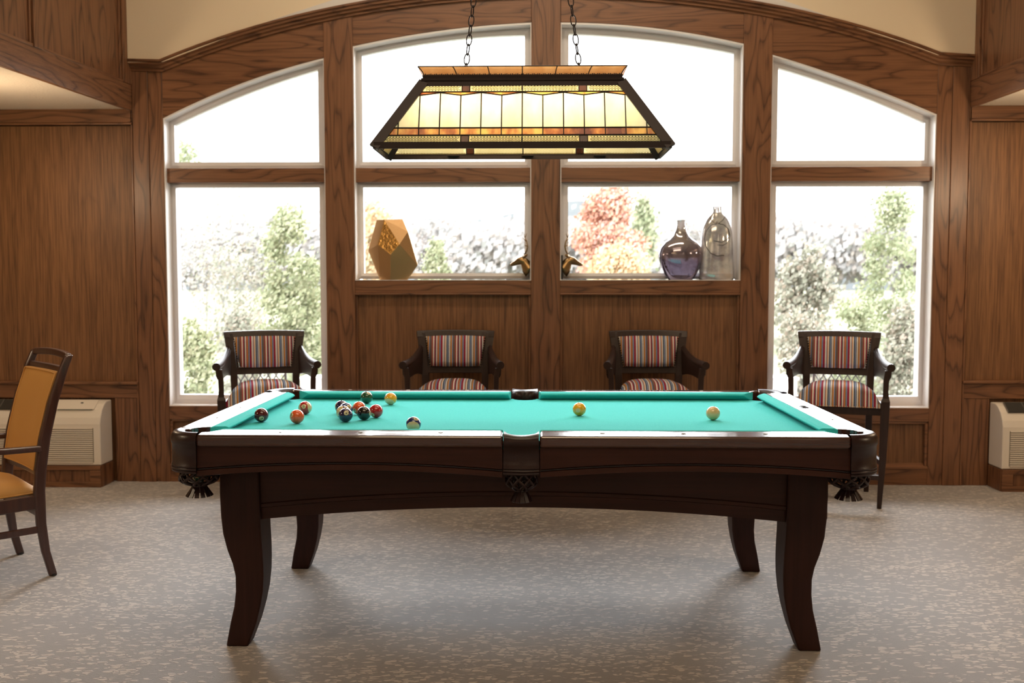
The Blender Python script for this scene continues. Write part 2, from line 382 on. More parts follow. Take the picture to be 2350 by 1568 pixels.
for (a, b, z0, tp), nm in zip(wins, ('left', 'gold vase', 'glass vases', 'right')):
    bm = bmesh.new(); xs = seq(a, b); band(bm, [(x, float(tp(x))) for x in xs], [(x, ztop(x)-.01) for x in xs], WY, B0)
    trim(bm, oak_h, 'curved oak band above the %s window' % nm, bevel=.002)
    board(a+.004, b-.004, ztr0, ztr1, oak_h, 'oak transom bar across the %s window' % nm, WY+.035, WY+.14)
# crown moulding
bm = bmesh.new(); xs = [XpL+.0, XcL] + seq(XcL, XcR, 40)[1:] + [XpR]
prof = [(0, 0), (-.062, 0), (-.062, -.012), (-.050, -.018), (-.048, -.030), (-.032, -.036), (-.030, -.048), (-.014, -.056), (-.012, -.068), (0, -.070)]
rings = []
for i, x in enumerate(xs):
    rings.append([(x, WY+p[0]-.005, ztop(x)+.004+p[1]) for p in prof])
loft(bm, rings); trim(bm, oak_h, 'stepped oak crown moulding following the arch', smooth=25)
# sills & under-window panels
zb1 = (wz(420, 966)+wz(2100, 965))/2; zb2 = (wz(420, 1074)+wz(2100, 1072))/2
for (a, b, nm) in ((X1a, X1b, 'left'), (X4a, X4b, 'right')):
    board(a, b, zb1, zlo, oak_h, 'oak board under the %s window' % nm)
    board(a, b, 0, zb2, oak_h, 'low oak board at the floor under the %s window' % nm)
    bm = bmesh.new(); prism(bm, [(B0, zb2+.0), (WY-.004, zb2), (WY-.004, zb2+.012), (B0, zb2+.035)], 'yz', a, b); trim(bm, oak_h, 'sloped oak ledge on the low board under the %s window' % nm)
    bm = bmesh.new(); box(bm, a, a+.02, WY+.004, B0, zb2, zb1); box(bm, b-.02, b, WY+.004, B0, zb2, zb1); box(bm, a, b, WY+.004, B0, zb1-.016, zb1); trim(bm, oak_h, 'oak bead around the panel under the %s window' % nm, bevel=.005)
zs2 = wz(1000, 672.5)
for a, b, nm in ((X2a, X2b, 'gold vase'), (X3a, X3b, 'glass vases')):
    board(a, b, zs2, zsill-.003, oak_h, 'oak sill board below the %s window' % nm)
    bm = bmesh.new(); box(bm, a, b, WY-.012, B0, zs2-.014, zs2); trim(bm, oak_h, 'oak lip under the %s sill board' % nm, bevel=.004)
    bm = bmesh.new(); box(bm, a, a+.016, WY+.006, B0, .1, zs2-.014); box(bm, b-.016, b, WY+.006, B0, .1, zs2-.014); trim(bm, oak_v, 'oak side beads of the panel below the %s window' % nm, bevel=.004)
    board(a, b, 0, .1, oak_h, 'low oak board at the floor below the %s window' % nm)
# side wall boards (beyond the corner posts)
for side, X0, nm in ((-1, XpL, 'left'), (1, XpR, 'right')):
    e = side*6; a, b = min(X0, e), max(X0, e)
    py = (257, 288, 881, 913) if side < 0 else (240, 279, 879, 915)
    px = 150 if side < 0 else 2290
    zz = [wz(px, v) for v in py]
    board(a, b, zz[1], SZ+.0, oak_h, 'oak board under the low ceiling on the %s wall' % nm, WY-.012)
    bm = bmesh.new(); box(bm, a, b, WY-.03, B0, zz[1]-.0, zz[1]+.014); trim(bm, oak_h, 'oak bead line below the top board on the %s' % nm, bevel=.005)
    board(a, b, zz[3]-.0, zz[2], oak_h, 'oak chair rail board above the %s wall heater' % nm, WY-.004)
    bm = bmesh.new(); box(bm, a, b, WY-.026, B0, zz[2]-.004, zz[2]+.016); trim(bm, oak_h, 'oak ledge on the %s chair rail board' % nm, bevel=.006)
    c0, c1 = (X0-.012, X0) if side < 0 else (X0, X0+.012)
    bm = bmesh.new(); box(bm, c0-.0, c1, WY-.012, B0, 0, SZ); trim(bm, oak_v, 'narrow oak corner bead beside the %s corner post' % nm, bevel=.003)
    s0, s1 = (wx(266, 1000), X0-.012) if side < 0 else (X0+.012, wx(2268, 1000))
    board(s0, s1, 0, zz[3], oak_v, 'short oak board between the %s heater and corner post' % nm, WY)

# ------------------------------------------------------------------ windows
GY = WY+.105
def sash(outer, inner, m=white_v):   # rings (x,z) same length -> flat frame with depth
    bm = bmesh.new(); n = len(outer)
    def ring(P_, y): return [bm.verts.new((p[0], y, p[1])) for p in P_]
    mid = [((o[0]+i[0])/2, (o[1]+i[1])/2) for o, i in zip(outer, inner)]
    R = [ring(outer, GY+.05), ring(outer, GY-.004), ring(mid, GY-.010), ring(inner, GY-.004), ring(inner, GY+.05)]
    for a in range(5):
        A, B = R[a], R[(a+1) % 5]
        for k in range(n): bm.faces.new((A[k], A[(k+1) % n], B[(k+1) % n], B[k]))
    return bm
gt1 = poly([(400, 288), (530, 232), (637, 187), (730, 161)], GY); gt2 = poly([(833, 126.6), (993, 97), (1203, 80.4)], GY)
gt3 = poly([(1304, 77.7), (1495, 91.5), (1680, 121)], GY); gt4 = poly([(1782, 155), (1914, 195.7), (2020.4, 239), (2121.5, 281)], GY)
gx = [(wx(405, 500, GY), wx(732.5, 400, GY)), (wx(833.5, 400, GY), wx(1204, 400, GY)), (wx(1304, 400, GY), wx(1679.5, 400, GY)), (wx(1781, 450, GY), wx(2118, 450, GY))]
gb_up = wz(1000, 371, GY); gt_lo = wz(1000, 429.5, GY); gbot = [wz(450, 906, GY), wz(1000, 627, GY), wz(1500, 627, GY), wz(2050, 910, GY)]
for i, ((a, b, z0, tp), gt, (g0, g1)) in enumerate(zip(wins, (gt1, gt2, gt3, gt4), gx)):
    nm = ('leftmost tall window beside the left corner post', 'window behind the gold vase', 'window behind the two glass vases', 'rightmost tall window beside the right corner post')[i]
    root = empty('window_%d' % (i+1), ((a+b)/2, WY, z0)); tag(root, 'white framed '+nm, 'window', None, 'structure')
    inv = Matrix.Translation((-(a+b)/2, -WY, -z0))
    def put(name, bm, m, **k):
        bmesh.ops.transform(bm, matrix=inv, verts=bm.verts[:]); return new_obj(name, bm, m, root, **k)
    xs = seq(a, b); t = .006
    bm = bmesh.new()   # jamb liner
    band(bm, [(x, float(tp(x))-.012) for x in xs], [(x, float(tp(x))+.002) for x in xs], WY+.004, B1)
    box(bm, a-.001, a+t, WY+.003, B1, z0, float(tp(a))); box(bm, b-t, b+.001, WY+.003, B1, z0, float(tp(b)))
    box(bm, a, b, WY+.002 if z0 < 1 else WY-.003, B1, z0-.002 if z0 < 1 else z0-.004, z0+(.006 if z0 < 1 else .0))
    put('window_jamb', bm, white_j)
    gxs = seq(g0, g1); ox = seq(a+t, b-t)
    outer = [(a+t, ztr1-.0), (b-t, ztr1-.0)] + [(x, float(tp(x))-.012) for x in ox[::-1]]
    inner = [(g0, gb_up), (g1, gb_up)] + [(x, float(gt(x))) for x in gxs[::-1]]
    put('upper_frame', sash(outer, inner), white_v)
    zlow = z0+.006; outer = [(a+t, zlow), (b-t, zlow), (b-t, ztr0), (a+t, ztr0)]; inner = [(g0, gbot[i]), (g1, gbot[i]), (g1, gt_lo), (g0, gt_lo)]
    put('lower_frame', sash(outer, inner), white_v)
    bm = bmesh.new(); band(bm, [(x, gb_up-.003) for x in gxs], [(x, float(gt(x))+.003) for x in gxs], GY+.02, GY+.026); put('upper_pane', bm, winglass)
    bm = bmesh.new(); box(bm, g0-.003, g1+.003, GY+.02, GY+.026, gbot[i]-.003, gt_lo+.003); put('lower_pane', bm, winglass)

# ================================================================== POOL TABLE
TX, TY, HW, HD = -.045, 4.118, 1.255, .722
TZ, BZ, RW = .824, .787, .112
T = empty('pool_table', (TX, TY, 0)); tag(T, 'dark mahogany pool table with teal green cloth and leather pockets', 'pool table')
def tp_(name, bm, m, par=None, **k): return new_obj(name, bm, m, par or T, **k)
AX, AY = HW-RW, HD-RW        # corner hole centres
def arcpts(cx, cy, r, a0, a1, n=10): return [(cx+r*math.cos(math.radians(a0+(a1-a0)*i/n)), cy+r*math.sin(math.radians(a0+(a1-a0)*i/n))) for i in range(n+1)]
HR = .057
# bed: rectangle with notches
pts = []
SH = HD-.085
pts += arcpts(AX, AY, HR, 270, 180)+arcpts(0, SH+.02, .06, 0, -180)[0:0]
right_top = arcpts(AX, AY, HR, 270, 180); pts = []
pts += [(AX, -AY+HR)]+[]
pts = arcpts(AX, -AY, HR, 90, 180)[:]           # right-front notch (from +x side to -y side)
pts += arcpts(0, -AY-.012, HR, 0, 180)            # front middle notch
pts += arcpts(-AX, -AY, HR, 0, 90)
pts += arcpts(-AX, AY, HR, 270, 360)
pts += arcpts(0, AY+.012, HR, 180, 360)
pts += arcpts(AX, AY, HR, 180, 270)
bm = bmesh.new(); prism(bm, pts, 'xy', BZ-.03, BZ); tp_('bed_cloth', bm, felt)
# cushions
def cushion(bm, p0, p1, inn, m0, m1):
    # p0->p1 base line in plan, inn = inward unit vector; m0,m1 = how far the nose is shortened at each end
    p0, p1, inn = Vector((*p0, 0)), Vector((*p1, 0)), Vector((*inn, 0)); d = (p1-p0).normalized(); CW = .052
    prof = [(0, BZ-.0), (0, TZ-.001), (.012, TZ+.001), (CW*.8, TZ-.003), (CW, TZ-.008), (CW, TZ-.012), (CW-.036, BZ+.001)]
    R = []
    for base, mm, s in ((p0, m0, 1), (p1, m1, -1)):
        R.append([base+inn*o+d*s*mm*(o/CW)+Vector((0, 0, z)) for o, z in prof])
    loft(bm, R)
SP = .062  # side pocket half width
for sy in (-1, 1):
    for sx in (-1, 1):
        bm = bmesh.new(); cushion(bm, (sx*(SP+.004), sy*AY), (sx*(AX-.048), sy*AY), (0, -sy), .012, .055); tp_('cushion', bm, felt, bevel=.002)
for sx in (-1, 1):
    bm = bmesh.new(); cushion(bm, (sx*AX, -(AY-.048)), (sx*AX, AY-.048), (-sx, 0), .055, .055); tp_('cushion', bm, felt, bevel=.002)
# wooden rails (cap + fascia)
def rail_plan(L0, L1, hs):   # along u from L0 to L1 (hole at the ends hs=(start hole?, end hole type)), v from 0 (outer) to RW
    p = []
    s, e = hs
    p += [(L0, 0), (L1, 0)]
    def corner_arc(u, sgn):   # quarter notch around (u, RW) radius HR
        a = [(u+sgn*HR*math.sin(math.radians(k)), RW-HR*math.cos(math.radians(k))) for k in range(0, 91, 15)]; return a
    if e == 'c': p += corner_arc(L1, -1)
    elif e == 's':
        p += [(L1, RW*.6), (L1-.004, RW)]
    else: p += [(L1, RW)]
    if s == 'c': p += corner_arc(L0, 1)[::-1]
    elif s == 's': p += [(L0+.004, RW), (L0, RW*.6)]
    else: p += [(L0, RW)]
    return p
def build_rail(name, L0, L1, ends, M, arch):
    bm = bmesh.new(); prism(bm, rail_plan(L0, L1, ends), 'xy', TZ-.046, TZ, M)
    for v in bm.verts:
        if abs((M.inverted() @ v.co).y) < 1e-4 and v.co.z > TZ-.01: v.co.z -= .0038
    r = tp_(name, bm, rail_m, bevel=.009, seg=4)
    # fascia with arched lower edge
    zt = TZ-.046; n = 24; us = seq(L0+.002, L1-.002, n)
    def low(u): t = (u-L0)/(L1-L0); return arch[0]+arch[1]*4*t*(1-t)
    bm = bmesh.new(); R = []
    for u in us:
        z = low(u); R.append([M @ Vector((u, v, zz)) for v, zz in ((.008, zt+.001), (.008, z+.030), (.012, z+.028), (.012, z+.022), (.006, z+.020), (.004, z+.002), (.010, z), (.040, z), (.040, zt+.001))])
    loft(bm, R); tp_('rail_fascia', bm, mahog, r)
    bm = bmesh.new(); tube(bm, [M @ Vector((u, .009, low(u)+.025)) for u in us], .0026, 6); tp_('groove_bead', bm, groove_m, r)
    bm = bmesh.new(); box(bm, L0+.004, L1-.004, .03, RW, TZ-.075, TZ-.046, M); tp_('rail_underside', bm, mahog, r)
def RM(k):
    if k == 'f': return Matrix(((1, 0, 0, 0), (0, 1, 0, -HD), (0, 0, 1, 0), (0, 0, 0, 1)))
    if k == 'b': return Matrix(((-1, 0, 0, 0), (0, -1, 0, HD), (0, 0, 1, 0), (0, 0, 0, 1)))
    if k == 'l': return Matrix(((0, 1, 0, -HW), (-1, 0, 0, 0), (0, 0, 1, 0), (0, 0, 0, 1)))
    return Matrix(((0, -1, 0, HW), (1, 0, 0, 0), (0, 0, 1, 0), (0, 0, 0, 1)))
AR = (.672, .024)
for k in 'fb':
    build_rail('rail', -AX, -SP-.002, ('c', 's'), RM(k), AR); build_rail('rail', SP+.002, AX, ('s', 'c'), RM(k), AR)
for k in 'lr': build_rail('rail', -AY, AY, ('c', 'c'), RM(k), AR)
# sights
sight_m = mat('pearl_sight', (.75, .72, .66), .2)
def sight(x, y, ax):
    bm = bmesh.new(); a, b = (.009, .005) if ax else (.005, .009)
    prism(bm, [(x-a, y), (x, y-b), (x+a, y), (x, y+b)], 'xy', TZ-.001, TZ+.0008); tp_('rail_sight', bm, sight_m)
for sy in (-1, 1):
    for sx in (-1, 1):
        for k in (1, 2, 3): sight(sx*k*AX/4, sy*(HD-.055), True)
for sx in (-1, 1):
    for k in (-1, 0, 1):
        if not (sx == 1 and k == 0): sight(sx*(HW-.055), k*AY/2, False)
# maker's emblem on the right end rail
bm = bmesh.new(); ex, ey = HW-.062, .06
tube(bm, [(ex+.021*math.cos(t*math.pi/12), ey+.036*math.sin(t*math.pi/12), TZ+.0006) for t in range(24)], .0013, 5, True)
for t in (-1, 0, 1):
    tube(bm, [(ex+.010*math.cos(a*.9+t), ey+t*.018+.007*math.sin(a*.9), TZ+.0006) for a in range(6)], .0011, 5)
tp_('maker_emblem', bm, black_m)
# pockets
def shell(bm, path, prof):
    # path: list of ((x,y),(nx,ny)); prof: (offset,z)
    loft(bm, [[(p[0]+n[0]*o, p[1]+n[1]*o, z) for o, z in prof] for p, n in path], False, closed=False)
prof = [(-.052, .700), (-.054, .790), (-.048, .812), (-.036, .823), (-.018, .828), (-.004, .825), (.005, .815), (.009, .802), (.008, .786), (.0045, .783), (.0045, .700), (.0075, .697), (.0075, .693), (.0045, .690), (.008, .687), (.008, .683), (.0045, .680), (.0075, .677), (.0065, .672), (0, .670), (-.030, .680), (-.048, .700), (-.052, .700)]
prof = [(a, b+.012 if b <= .70 else b) for a, b in prof]
def net(bm, cx, cy, z0, z1, r):
    n = 9
    for s in (-1, 1):
        for k in range(n):
            a0 = 2*math.pi*k/n; pts = []
            for i in range(9):
                t = i/8; a = a0+s*t*1.15; rr = r*(1+.10*math.sin(math.pi*t)) if t < .6 else r*(1+.10*math.sin(math.pi*t))*(1-((t-.6)/.4)**1.6*.68)
                pts.append((cx+rr*math.cos(a), cy+rr*math.sin(a), z0+(z1-z0)*t**.9))
            tube(bm, pts, .0058, 6, flat=(1, .7))
    tube(bm, [(cx+r*math.cos(a*math.pi/8), cy+r*math.sin(a*math.pi/8), z0) for a in range(16)], .006, 6, True)
    tube(bm, [(cx+r*.38*math.cos(a*math.pi/6), cy+r*.38*math.sin(a*math.pi/6), z1+.002) for a in range(12)], .007, 6, True)
def fringe(bm, cx, cy, z1, r):
    for k in range(13):
        a = 2*math.pi*k/13; rod(bm, (cx+r*.28*math.cos(a), cy+r*.28*math.sin(a), z1+.006), (cx+r*.75*math.cos(a), cy+r*.75*math.sin(a), z1-.038), .009, .004, (-math.sin(a), math.cos(a), 0), .0155, .004)
for sx in (-1, 1):
    for sy in (-1, 1):
        cx, cy = sx*AX, sy*AY
        path = [((cx+sx*math.cos(t)*RW, cy+sy*math.sin(t)*RW), (sx*math.cos(t), sy*math.sin(t))) for t in [math.radians(a) for a in range(0, 91, 6)]]
        path = [((cx+sx*RW, cy-sy*.012), (sx, 0))]+path+[((cx-sx*.004, cy+sy*RW), (0, sy))]
        bm = bmesh.new(); shell(bm, path, prof); pk = tp_('corner_pocket', bm, leather, smooth=50)
        bm = bmesh.new(); loft(bm, [[(cx+HR*.98*math.cos(a*math.pi/12), cy+HR*.98*math.sin(a*math.pi/12), z) for a in range(24)] for z in (.66, BZ-.004)], False); tp_('pocket_liner', bm, lining, pk)
        bm = bmesh.new(); net(bm, cx+sx*.02, cy+sy*.02, .684, .624, .062); tp_('pocket_net', bm, leather, pk, smooth=True)
        bm = bmesh.new(); fringe(bm, cx+sx*.02, cy+sy*.02, .624, .062); tp_('pocket_fringe', bm, leather, pk)
for sy in (-1, 1):
    us = seq(-SP, SP, 10); cy = sy*(AY+.012)
    path = [((u, sy*(HD-.006+.010*math.cos(u/SP*math.pi/2))), (0, sy)) for u in us]
    sp = [(-.100, .780)]+prof[1:]
    bm = bmesh.new(); R = []
    for (p, n) in path:
        u = p[0]; hole = math.sqrt(max(HR**2-u*u, 0)); inner = sy*cy+hole if hole > 0 else AY-.0
        inner = min(max(inner, AY), HD-.035); o0 = inner-abs(p[1])
        rr = []
        for i, (o, z) in enumerate(prof):
            oo = o
            if i in (0, 1, 22): oo = min(o0, -.02)
            elif i == 2: oo = min(o0+.004, -.018)
            elif i == 3: oo = min(o0+.014, -.014)
            elif i == 4: oo = min(o, -.01) if o0 < -.03 else -.008
            elif i == 21: oo = min(o0, -.01)
            rr.append((u, sy*(abs(p[1])+oo), z-(.006 if 3 <= i <= 5 else 0)*math.cos(u/SP*math.pi/2)))
        R.append(rr)
    loft(bm, R, True); pk = tp_('side_pocket', bm, leather, smooth=50)
    bm = bmesh.new(); loft(bm, [[(HR*.98*math.cos(a*math.pi/12), cy+HR*.98*math.sin(a*math.pi/12), z) for a in range(24)] for z in (.66, BZ-.004)], False); tp_('pocket_liner', bm, lining, pk)
    bm = bmesh.new(); net(bm, 0, sy*(HD-.058), .688, .618, .050); tp_('pocket_net', bm, leather, pk, smooth=True)
    bm = bmesh.new(); fringe(bm, 0, sy*(HD-.058), .618, .05); tp_('pocket_fringe', bm, leather, pk)
# cabinet frame
LF, LB = 3.562-TY, 4.62-TY      # leg outer faces
XO = 1.172                      # leg outer top
XI = 1.018
bm = bmesh.new(); box(bm, -AX+.07, AX-.07, -AY+.07, AY-.07, .715, BZ-.03); tp_('slate_frame', bm, mahog)
def apron(y, s):
    n = 30; us = seq(-XI-.01, XI+.01, n)
    def low(u): return .470+.055*(1-(u/XI)**2)*1.0
    bm = bmesh.new(); R = []
    for u in us:
        z = low(u); R.append([(u, y+s*v, zz) for v, zz in ((0, .74), (0, z+.062), (-.004, z+.058), (-.004, z+.046), (.003, z+.042), (.003, z), (.03, z), (.03, .74))])
    loft(bm, R); a = tp_('apron', bm, mahog)
    bm = bmesh.new(); tube(bm, [(u, y+s*.0005, low(u)+.052) for u in us], .0045, 6); tp_('groove_bead', bm, groove_m, a)
apron(LF+.022, 1); apron(LB-.022, -1)
for sx in (-1, 1):
    bm = bmesh.new(); x = sx*(XO-.03)
    R = []
    for v in seq(LF+.1, LB-.1, 12):
        t = (v-LF-.1)/(LB-LF-.2); z = .47+.03*4*t*(1-t); R.append([(x, v, .74), (x, v, z), (x-sx*.03, v, z), (x-sx*.03, v, .74)])
    loft(bm, R); tp_('apron', bm, mahog)
# legs: profile from outside edge/inside edge pixel measurements
outp = [(357, 320), (358, 500), (366, 650), (380, 770), (410, 880), (445, 970), (463, 1050), (465, 1150), (455, 1250), (430, 1360), (402, 1512)]
inp = [(617, 320), (621, 500), (627, 650), (633, 770), (642, 880), (648, 970), (650, 1050), (645, 1150), (629, 1250), (602, 1360), (548, 1515)]
def leg_prof():
    o, i = [], []
    for (a, b), (c, d) in zip(outp, inp):
        o.append(onY(a/2.904+380, b/2.904+960, 3.562)); i.append(onY(c/2.904+380, d/2.904+960, 3.562))
    return o, i
lo_, li_ = leg_prof(); zmin = lo_[-1][1]; dz = zmin
LP = []
for k, (o, i) in enumerate(zip(lo_, li_)):
    t = k/(len(lo_)-1); z = max(o[1]-dz*t, 0) if k else .745
    LP.append((abs(o[0]-TX), abs(i[0]-TX), z))
LP[-1] = (LP[-1][0], LP[-1][1], 0.0)
dep = [.150, .150, .148, .145, .140, .132, .124, .112, .100, .090, .078]
def leg(sx, front):
    bm = bmesh.new(); R = []
    for (o, i, z), d in zip(LP, dep):
        y0 = LF if front else LB; y1 = y0+d if front else y0-d
        R.append([(sx*o, y0, z), (sx*i, y0, z), (sx*i, y1, z), (sx*o, y1, z)])
    loft(bm, R); tp_('leg', bm, mahog_v, bevel=.006, smooth=35)
for sx in (-1, 1):
    for f in (True, False): leg(sx, f)

# ------------------------------------------------------------------ balls
BR = .02858
ivory = (.66, .52, .30)
def ball_mat(name, col, stripe_, plain=False):
    m = mat(name, col, .06, spec=.6, coat=.6)
    tc = N(m, 'ShaderNodeTexCoord'); nrm = N(m, 'ShaderNodeVectorMath', operation='NORMALIZE'); L(m, tc.outputs['Object'], nrm.inputs[0])
    sp = N(m, 'ShaderNodeSeparateXYZ'); L(m, nrm.outputs[0], sp.inputs[0])
    if plain: return m
    circ = math_(m, 'GREATER_THAN', sp.outputs[2], math.cos(math.radians(20)))
    circ2 = math_(m, 'LESS_THAN', sp.outputs[2], -math.cos(math.radians(20)))
    k = math_(m, 'MAXIMUM', circ, circ2)
    if stripe_:
        k = math_(m, 'MAXIMUM', k, math_(m, 'GREATER_THAN', math_(m, 'ABSOLUTE', sp.outputs[1]), .53))
    mx = N(m, 'ShaderNodeMix', data_type='RGBA'); L(m, k, mx.inputs[0]); mx.inputs[6].default_value = (*col, 1); mx.inputs[7].default_value = (*ivory, 1)
    L(m, mx.outputs[2], P(m).inputs['Base Color']); return m
digit_m = mat('black_numeral', (.01, .01, .01), .15, coat=.4)
YEL, BLU, RED, PUR, ORG, GRN, MAR, BLK = (.85, .40, .02), (.008, .022, .12), (.42, .012, .014), (.020, .010, .055), (.80, .105, .025), (.008, .070, .030), (.085, .006, .010), (.008, .008, .008)
def numeral(txt):
    cu = bpy.data.curves.new('numeral', 'FONT'); cu.body = txt; cu.size = .0135 if len(txt) == 1 else .0105; cu.align_x = 'CENTER'; cu.align_y = 'CENTER'; cu.offset = .0004; cu.resolution_u = 4
    o = bpy.data.objects.new('numeral', cu); C.objects.link(o); bpy.context.view_layer.update()
    me = bpy.data.meshes.new_from_object(o.evaluated_get(bpy.context.evaluated_depsgraph_get())); bpy.data.objects.remove(o)
    b = bmesh.new(); b.from_mesh(me); bmesh.ops.subdivide_edges(b, edges=[e for e in b.edges if e.calc_length() > .003], cuts=2)
    bmesh.ops.triangulate(b, faces=b.faces[:])
    for v in b.verts: v.co = Vector((v.co.x, v.co.y, BR)).normalized()*(BR+.00012)
    return b
def ball(px, py, name, num, col, st, nv, upd, label, plain=False, loc=None):
    zc = BZ+BR
    if loc is None: x, y = onZ(px, py, zc); loc = Vector((x, y, zc))
    bm = bmesh.new(); bmesh.ops.create_icosphere(bm, subdivisions=4, radius=BR)
    o = new_obj(name, bm, ball_mat(name+'_resin', col, st, plain), None, True)
    tag(o, label, 'billiard ball', 'billiard balls')
    tocam = (camo.location-loc).normalized(); r = Vector((0, 0, 1)).cross(tocam).normalized(); u = tocam.cross(r)
    def dirv(a, b, back=1): c = math.sqrt(max(0, 1-a*a-b*b))*back; return (r*a+u*b+tocam*c).normalized()
    n = dirv(*nv); yv = r*upd[0]+u*upd[1]+(tocam*upd[2] if len(upd) > 2 else Vector((0, 0, 0))); yv = (yv-n*yv.dot(n)).normalized(); xv = yv.cross(n)
    R_ = Matrix((xv, yv, n)).transposed().to_4x4(); o.matrix_world = Matrix.Translation(loc) @ R_
    if num:
        q = new_obj('numeral', numeral(num), digit_m, o)
    return o
ball(599.9, 953, 'maroon_ball', '7', MAR, False, (0, -.5), (.8, .6), 'solid maroon billiard ball numbered 7 near the left end cushion')
ball(681.7, 956.4, 'orange_ball', '5', ORG, False, (-.82, .25), (-.2, 1), 'solid orange billiard ball in front of the red striped ball')
ball(700.4, 936.2, 'red_striped_ball', '11', RED, True, (-.22, .22), (1, .1), 'red striped billiard ball numbered 11 behind the orange ball')
ball(783.8, 934.3, 'purple_striped_ball', '12', PUR, True, (.5, .6, -1), (-.9, -.25), 'dark purple striped ball at the back of the left cluster')
ball(794.0, 940, 'blue_ball', '2', BLU, False, (.45, .35), (0, 1), 'solid dark blue ball in the middle of the left cluster')
ball(787.5, 946.5, 'maroon_striped_ball', '15', MAR, True, (.5, .75), (-.85, -.1), 'maroon and ivory striped ball hidden behind the purple 4 ball')
ball(793.1, 953, 'purple_ball', '4', PUR, False, (.1, .32), (.3, -1), 'solid purple ball numbered 4 at the front of the left cluster')
ball(824.0, 936.5, 'orange_striped_ball', '13', ORG, True, (-.70, -.35), (-.5, .8, -.6), 'orange ball behind the black ball')
ball(835.3, 948.7, 'black_ball', '8', BLK, False, (.93, -.05), (0, 1), 'black eight ball between the purple and red balls')
ball(863.0, 943.7, 'red_ball', '3', RED, False, (-.55, -.55), (.4, 1), 'solid red billiard ball touching the right of the black ball')
ball(841.5, 912.4, 'green_ball', '6', GRN, False, (.38, .74), (-.6, 1), 'solid dark green ball close to the far cushion')
ball(896.5, 915.2, 'yellow_striped_ball', '9', YEL, True, (-.80, .50), (-.25, -.85, .4), 'yellow ball with ivory underside by the far cushion')
ball(949.0, 973.6, 'blue_striped_ball', '10', BLU, True, (.35, .72), (-.05, -.5, .8), 'blue and ivory striped ball alone in front near the near rail')
ball(1329.5, 939.3, 'yellow_ball', None, YEL, False, (.2, .2, -1), (0, 1), 'solid yellow ball alone in the middle of the right half')
ball(1636.3, 948.6, 'cue_ball', None, (.72, .50, .24), False, (0, 0), (0, 1), 'ivory cue ball nearest to the right end of the table', plain=True)
ball(0, 0, 'green_striped_ball', '14', GRN, True, (-.3, -.1), (.9, .4), 'dark striped ball lying in the net of the near left pocket', loc=Vector((TX-AX-.02, TY-AY-.02, .6625)))

# ================================================================== LAMP
def lamp_glass(name, cols, trans=.75, emis=0):
    m = bpy.data.materials.new(name); m.use_nodes = True; t = m.node_tree; t.nodes.clear()
    o = t.nodes.new('ShaderNodeOutputMaterial'); tl = t.nodes.new('ShaderNodeBsdfTranslucent'); df = t.nodes.new('ShaderNodeBsdfDiffuse'); gl = t.nodes.new('ShaderNodeBsdfGlossy'); gl.inputs['Roughness'].default_value = .15
    tc = t.nodes.new('ShaderNodeTexCoord'); mp = t.nodes.new('ShaderNodeMapping'); mp.inputs['Scale'].default_value = (14, 14, 4); nz = t.nodes.new('ShaderNodeTexNoise'); nz.inputs['Scale'].default_value = 1.2; nz.inputs['Detail'].default_value = 4
    cr = t.nodes.new('ShaderNodeValToRGB'); e = cr.color_ramp.elements
    while len(e) < len(cols): e.new(.5)
    for i, (p, c) in enumerate(cols): e[i].position = p; e[i].color = (*c, 1)
    geo = t.nodes.new('ShaderNodeNewGeometry'); ad = t.nodes.new('ShaderNodeMath'); ad.operation = 'MULTIPLY_ADD'; ad.inputs[1].default_value = .35
    t.links.new(geo.outputs['Random Per Island'], ad.inputs[0]); t.links.new(nz.outputs['Fac'], ad.inputs[2]); sb = t.nodes.new('ShaderNodeMath'); sb.operation = 'SUBTRACT'; sb.inputs[1].default_value = .175
    t.links.new(ad.outputs[0], sb.inputs[0]); t.links.new(tc.outputs['Object'], mp.inputs[0]); t.links.new(mp.outputs[0], nz.inputs[0]); t.links.new(sb.outputs[0], cr.inputs[0])
    t.links.new(cr.outputs[0], tl.inputs[0]); t.links.new(cr.outputs[0], df.inputs[0])
    m1 = t.nodes.new('ShaderNodeMixShader'); m1.inputs[0].default_value = trans; t.links.new(df.outputs[0], m1.inputs[1]); t.links.new(tl.outputs[0], m1.inputs[2])
    m2 = t.nodes.new('ShaderNodeMixShader'); m2.inputs[0].default_value = .06; t.links.new(m1.outputs[0], m2.inputs[1]); t.links.new(gl.outputs[0], m2.inputs[2]); t.links.new(m2.outputs[0], o.inputs[0])
    return m
cream_g = lamp_glass('cream_art_glass', [(.3, (.92, .82, .50)), (.7, (.98, .94, .74))])
amber_g = lamp_glass('amber_ripple_glass', [(.32, (.16, .03, .01)), (.5, (.55, .17, .03)), (.72, (.95, .55, .12))], .7)
filig_g = lamp_glass('pale_green_art_glass', [(.3, (.86, .70, .32)), (.7, (.92, .80, .42))])
honey_g = lamp_glass('honey_art_glass', [(.3, (.62, .26, .07)), (.7, (.78, .40, .14))], .6)
block_g = lamp_glass('dark_brown_glass', [(.3, (.03, .008, .003)), (.7, (.10, .03, .01))], .6)
LYc = 4.118; zB, zT = 1.892, 2.160
LXc = (onY(863, 342, 3.94)[0]+onY(1535, 342, 3.94)[0])/2
hwB, hwT, hdB, hdT = .588, .400, .178, .070
LM = empty('billiard_lamp', (LXc, LYc, zB)); tag(LM, 'long stained glass billiard lamp with amber and cream panes hanging over the table', 'lamp')
